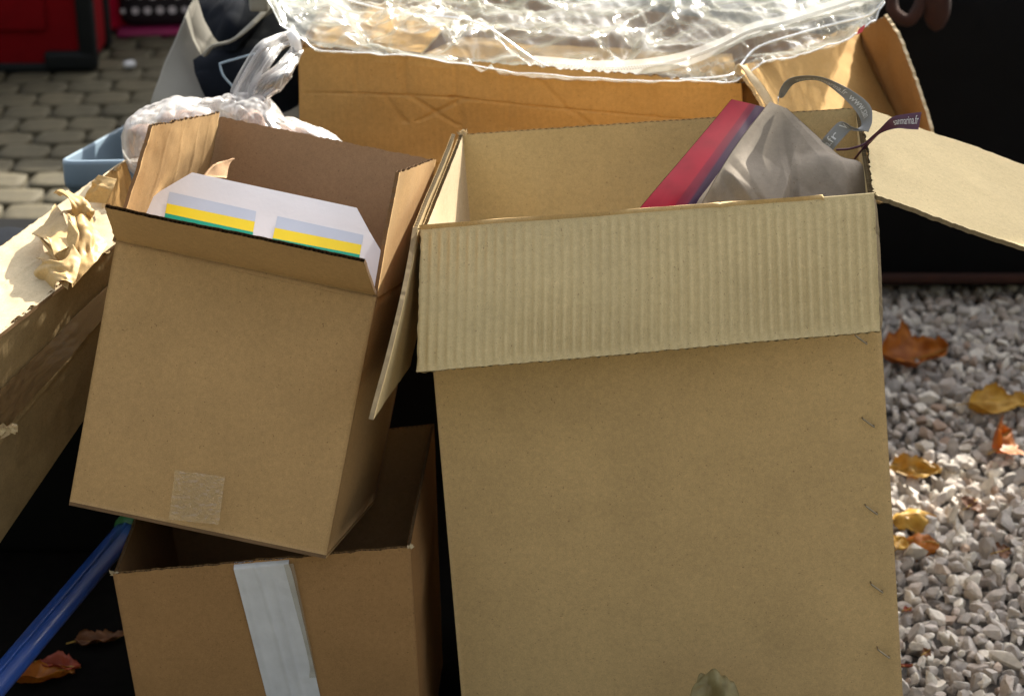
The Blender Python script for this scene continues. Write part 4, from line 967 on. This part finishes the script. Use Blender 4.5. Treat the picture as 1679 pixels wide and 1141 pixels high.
# ------------------------------------------------------------------ unseen additions put in to cast shade and block light
stl = thing('shade_stall', 'unseen canvas stall added behind the paving to shade it', 'stall', (1.0, 8.2, 0))
canv = plain('stall_canvas', (.35, .33, .28), .85, var=.1); pst = plain('stall_post', (.3, .3, .3), .4, metal=.6)
boxmesh('canvas_wall', (.2, 8.0, 1.45), 7.0, .03, 2.86, 0, canv, stl, bev=.01)
boxmesh('canvas_roof', (.2, 9.0, 2.90), 7.1, 2.1, .05, 0, canv, stl, bev=.02)
for x_ in (-3.2, 3.6):
    for y_ in (8.05, 9.95): boxmesh('post', (x_, y_, 1.43), .06, .06, 2.86, 0, pst, stl, bev=.01)
hm = plain('hedge_leaves', (.035, .05, .02), .6, var=.5, scale=3)
def blocker_hedge(label, c, sx, sy, h, seed):  # unseen leafy walls, added to block low sky light
    t = thing('blocker_hedge', label, 'blocker_hedge', (c[0], c[1], 0)); boxmesh('hedge_core', (c[0], c[1], h/2), sx, sy, h, 0, hm, t, bev=.15)
    q_ = random.Random(seed); V = []; F = []
    for k in range(2600):
        ax = q_.random(); p_ = Vector((q_.uniform(-sx/2, sx/2), q_.uniform(-sy/2, sy/2), q_.uniform(0, h)))
        if ax < .4: p_.y = math.copysign(sy/2, p_.y)
        elif ax < .8: p_.x = math.copysign(sx/2, p_.x)
        else: p_.z = h
        p_ += Vector((c[0], c[1], 0)); d = Vector((q_.uniform(-1, 1), q_.uniform(-1, 1), q_.uniform(-1, 1))).normalized()*.09; e_ = d.cross(Vector((q_.random(), q_.random(), 1))).normalized()*.05; o = len(V)
        V += [list(p_-d), list(p_+e_), list(p_+d), list(p_-e_)]; F.append((o, o+1, o+2, o+3))
    mesh('foliage', V, F, hm, t, smooth=False)
blocker_hedge('unseen leafy screen added behind the viewpoint to block low sky', (0, -5.2), 15, 1.0, 3.6, 1)
blocker_hedge('unseen leafy screen added on the left to block low sky', (-7.2, -.5), 1.0, 8.5, 3.2, 2)
blocker_hedge('unseen leafy screen added on the right to block low sky', (7.2, -.5), 1.0, 8.5, 3.2, 3)
tree = thing('shade_tree', 'unseen autumn tree added at the right to shade flap and gravel', 'tree', (3.1, 4.9, 0))  # added out of view; its crown shades the right flap and gravel
bark = plain('bark', (.10, .075, .05), .9, var=.4, scale=25, bump=1, bscale=40)
tube('trunk', [(3.1, 4.9, -.05), (3.08, 4.9, .9), (3.0, 4.88, 1.9), (2.9, 4.85, 3.2)], .12, bark, tree, n=12, seg=30, taper=lambda t: 1.15-.65*t)
cc = Vector((2.62, 4.8, 2.72))
for k in range(9):
    a = k*2.4; e_ = cc+Vector((math.cos(a)*.62, math.sin(a)*.5, rr.uniform(-.5, .9)))
    s_ = Vector((2.95, 4.87, 1.7+k*.15)); tube('limb', [s_, s_.lerp(e_, .5)+Vector((0, 0, .06)), e_], .03, bark, tree, n=7, seg=14, taper=lambda t: 1.1-.85*t)
V = []; F = []; r2_ = random.Random(21)
for k in range(5200):
    while True:
        q = Vector((r2_.uniform(-1, 1), r2_.uniform(-1, 1), r2_.uniform(-1, 1)))
        if q.length < 1 and noise.noise(q*2.6) > -.48: break
    c = cc+Vector((q.x*.78, q.y*.7, q.z*1.0)); d = Vector((r2_.uniform(-1, 1), r2_.uniform(-1, 1), r2_.uniform(-.7, .4))).normalized()*.05; s_ = d.cross(Vector((r2_.random(), .3, 1))).normalized()*.028; o = len(V)
    V += [list(c-d), list(c+s_), list(c+d), list(c-s_)]; F.append((o, o+1, o+2, o+3))
mesh('crown', V, F, LM['gold'], tree, smooth=False)
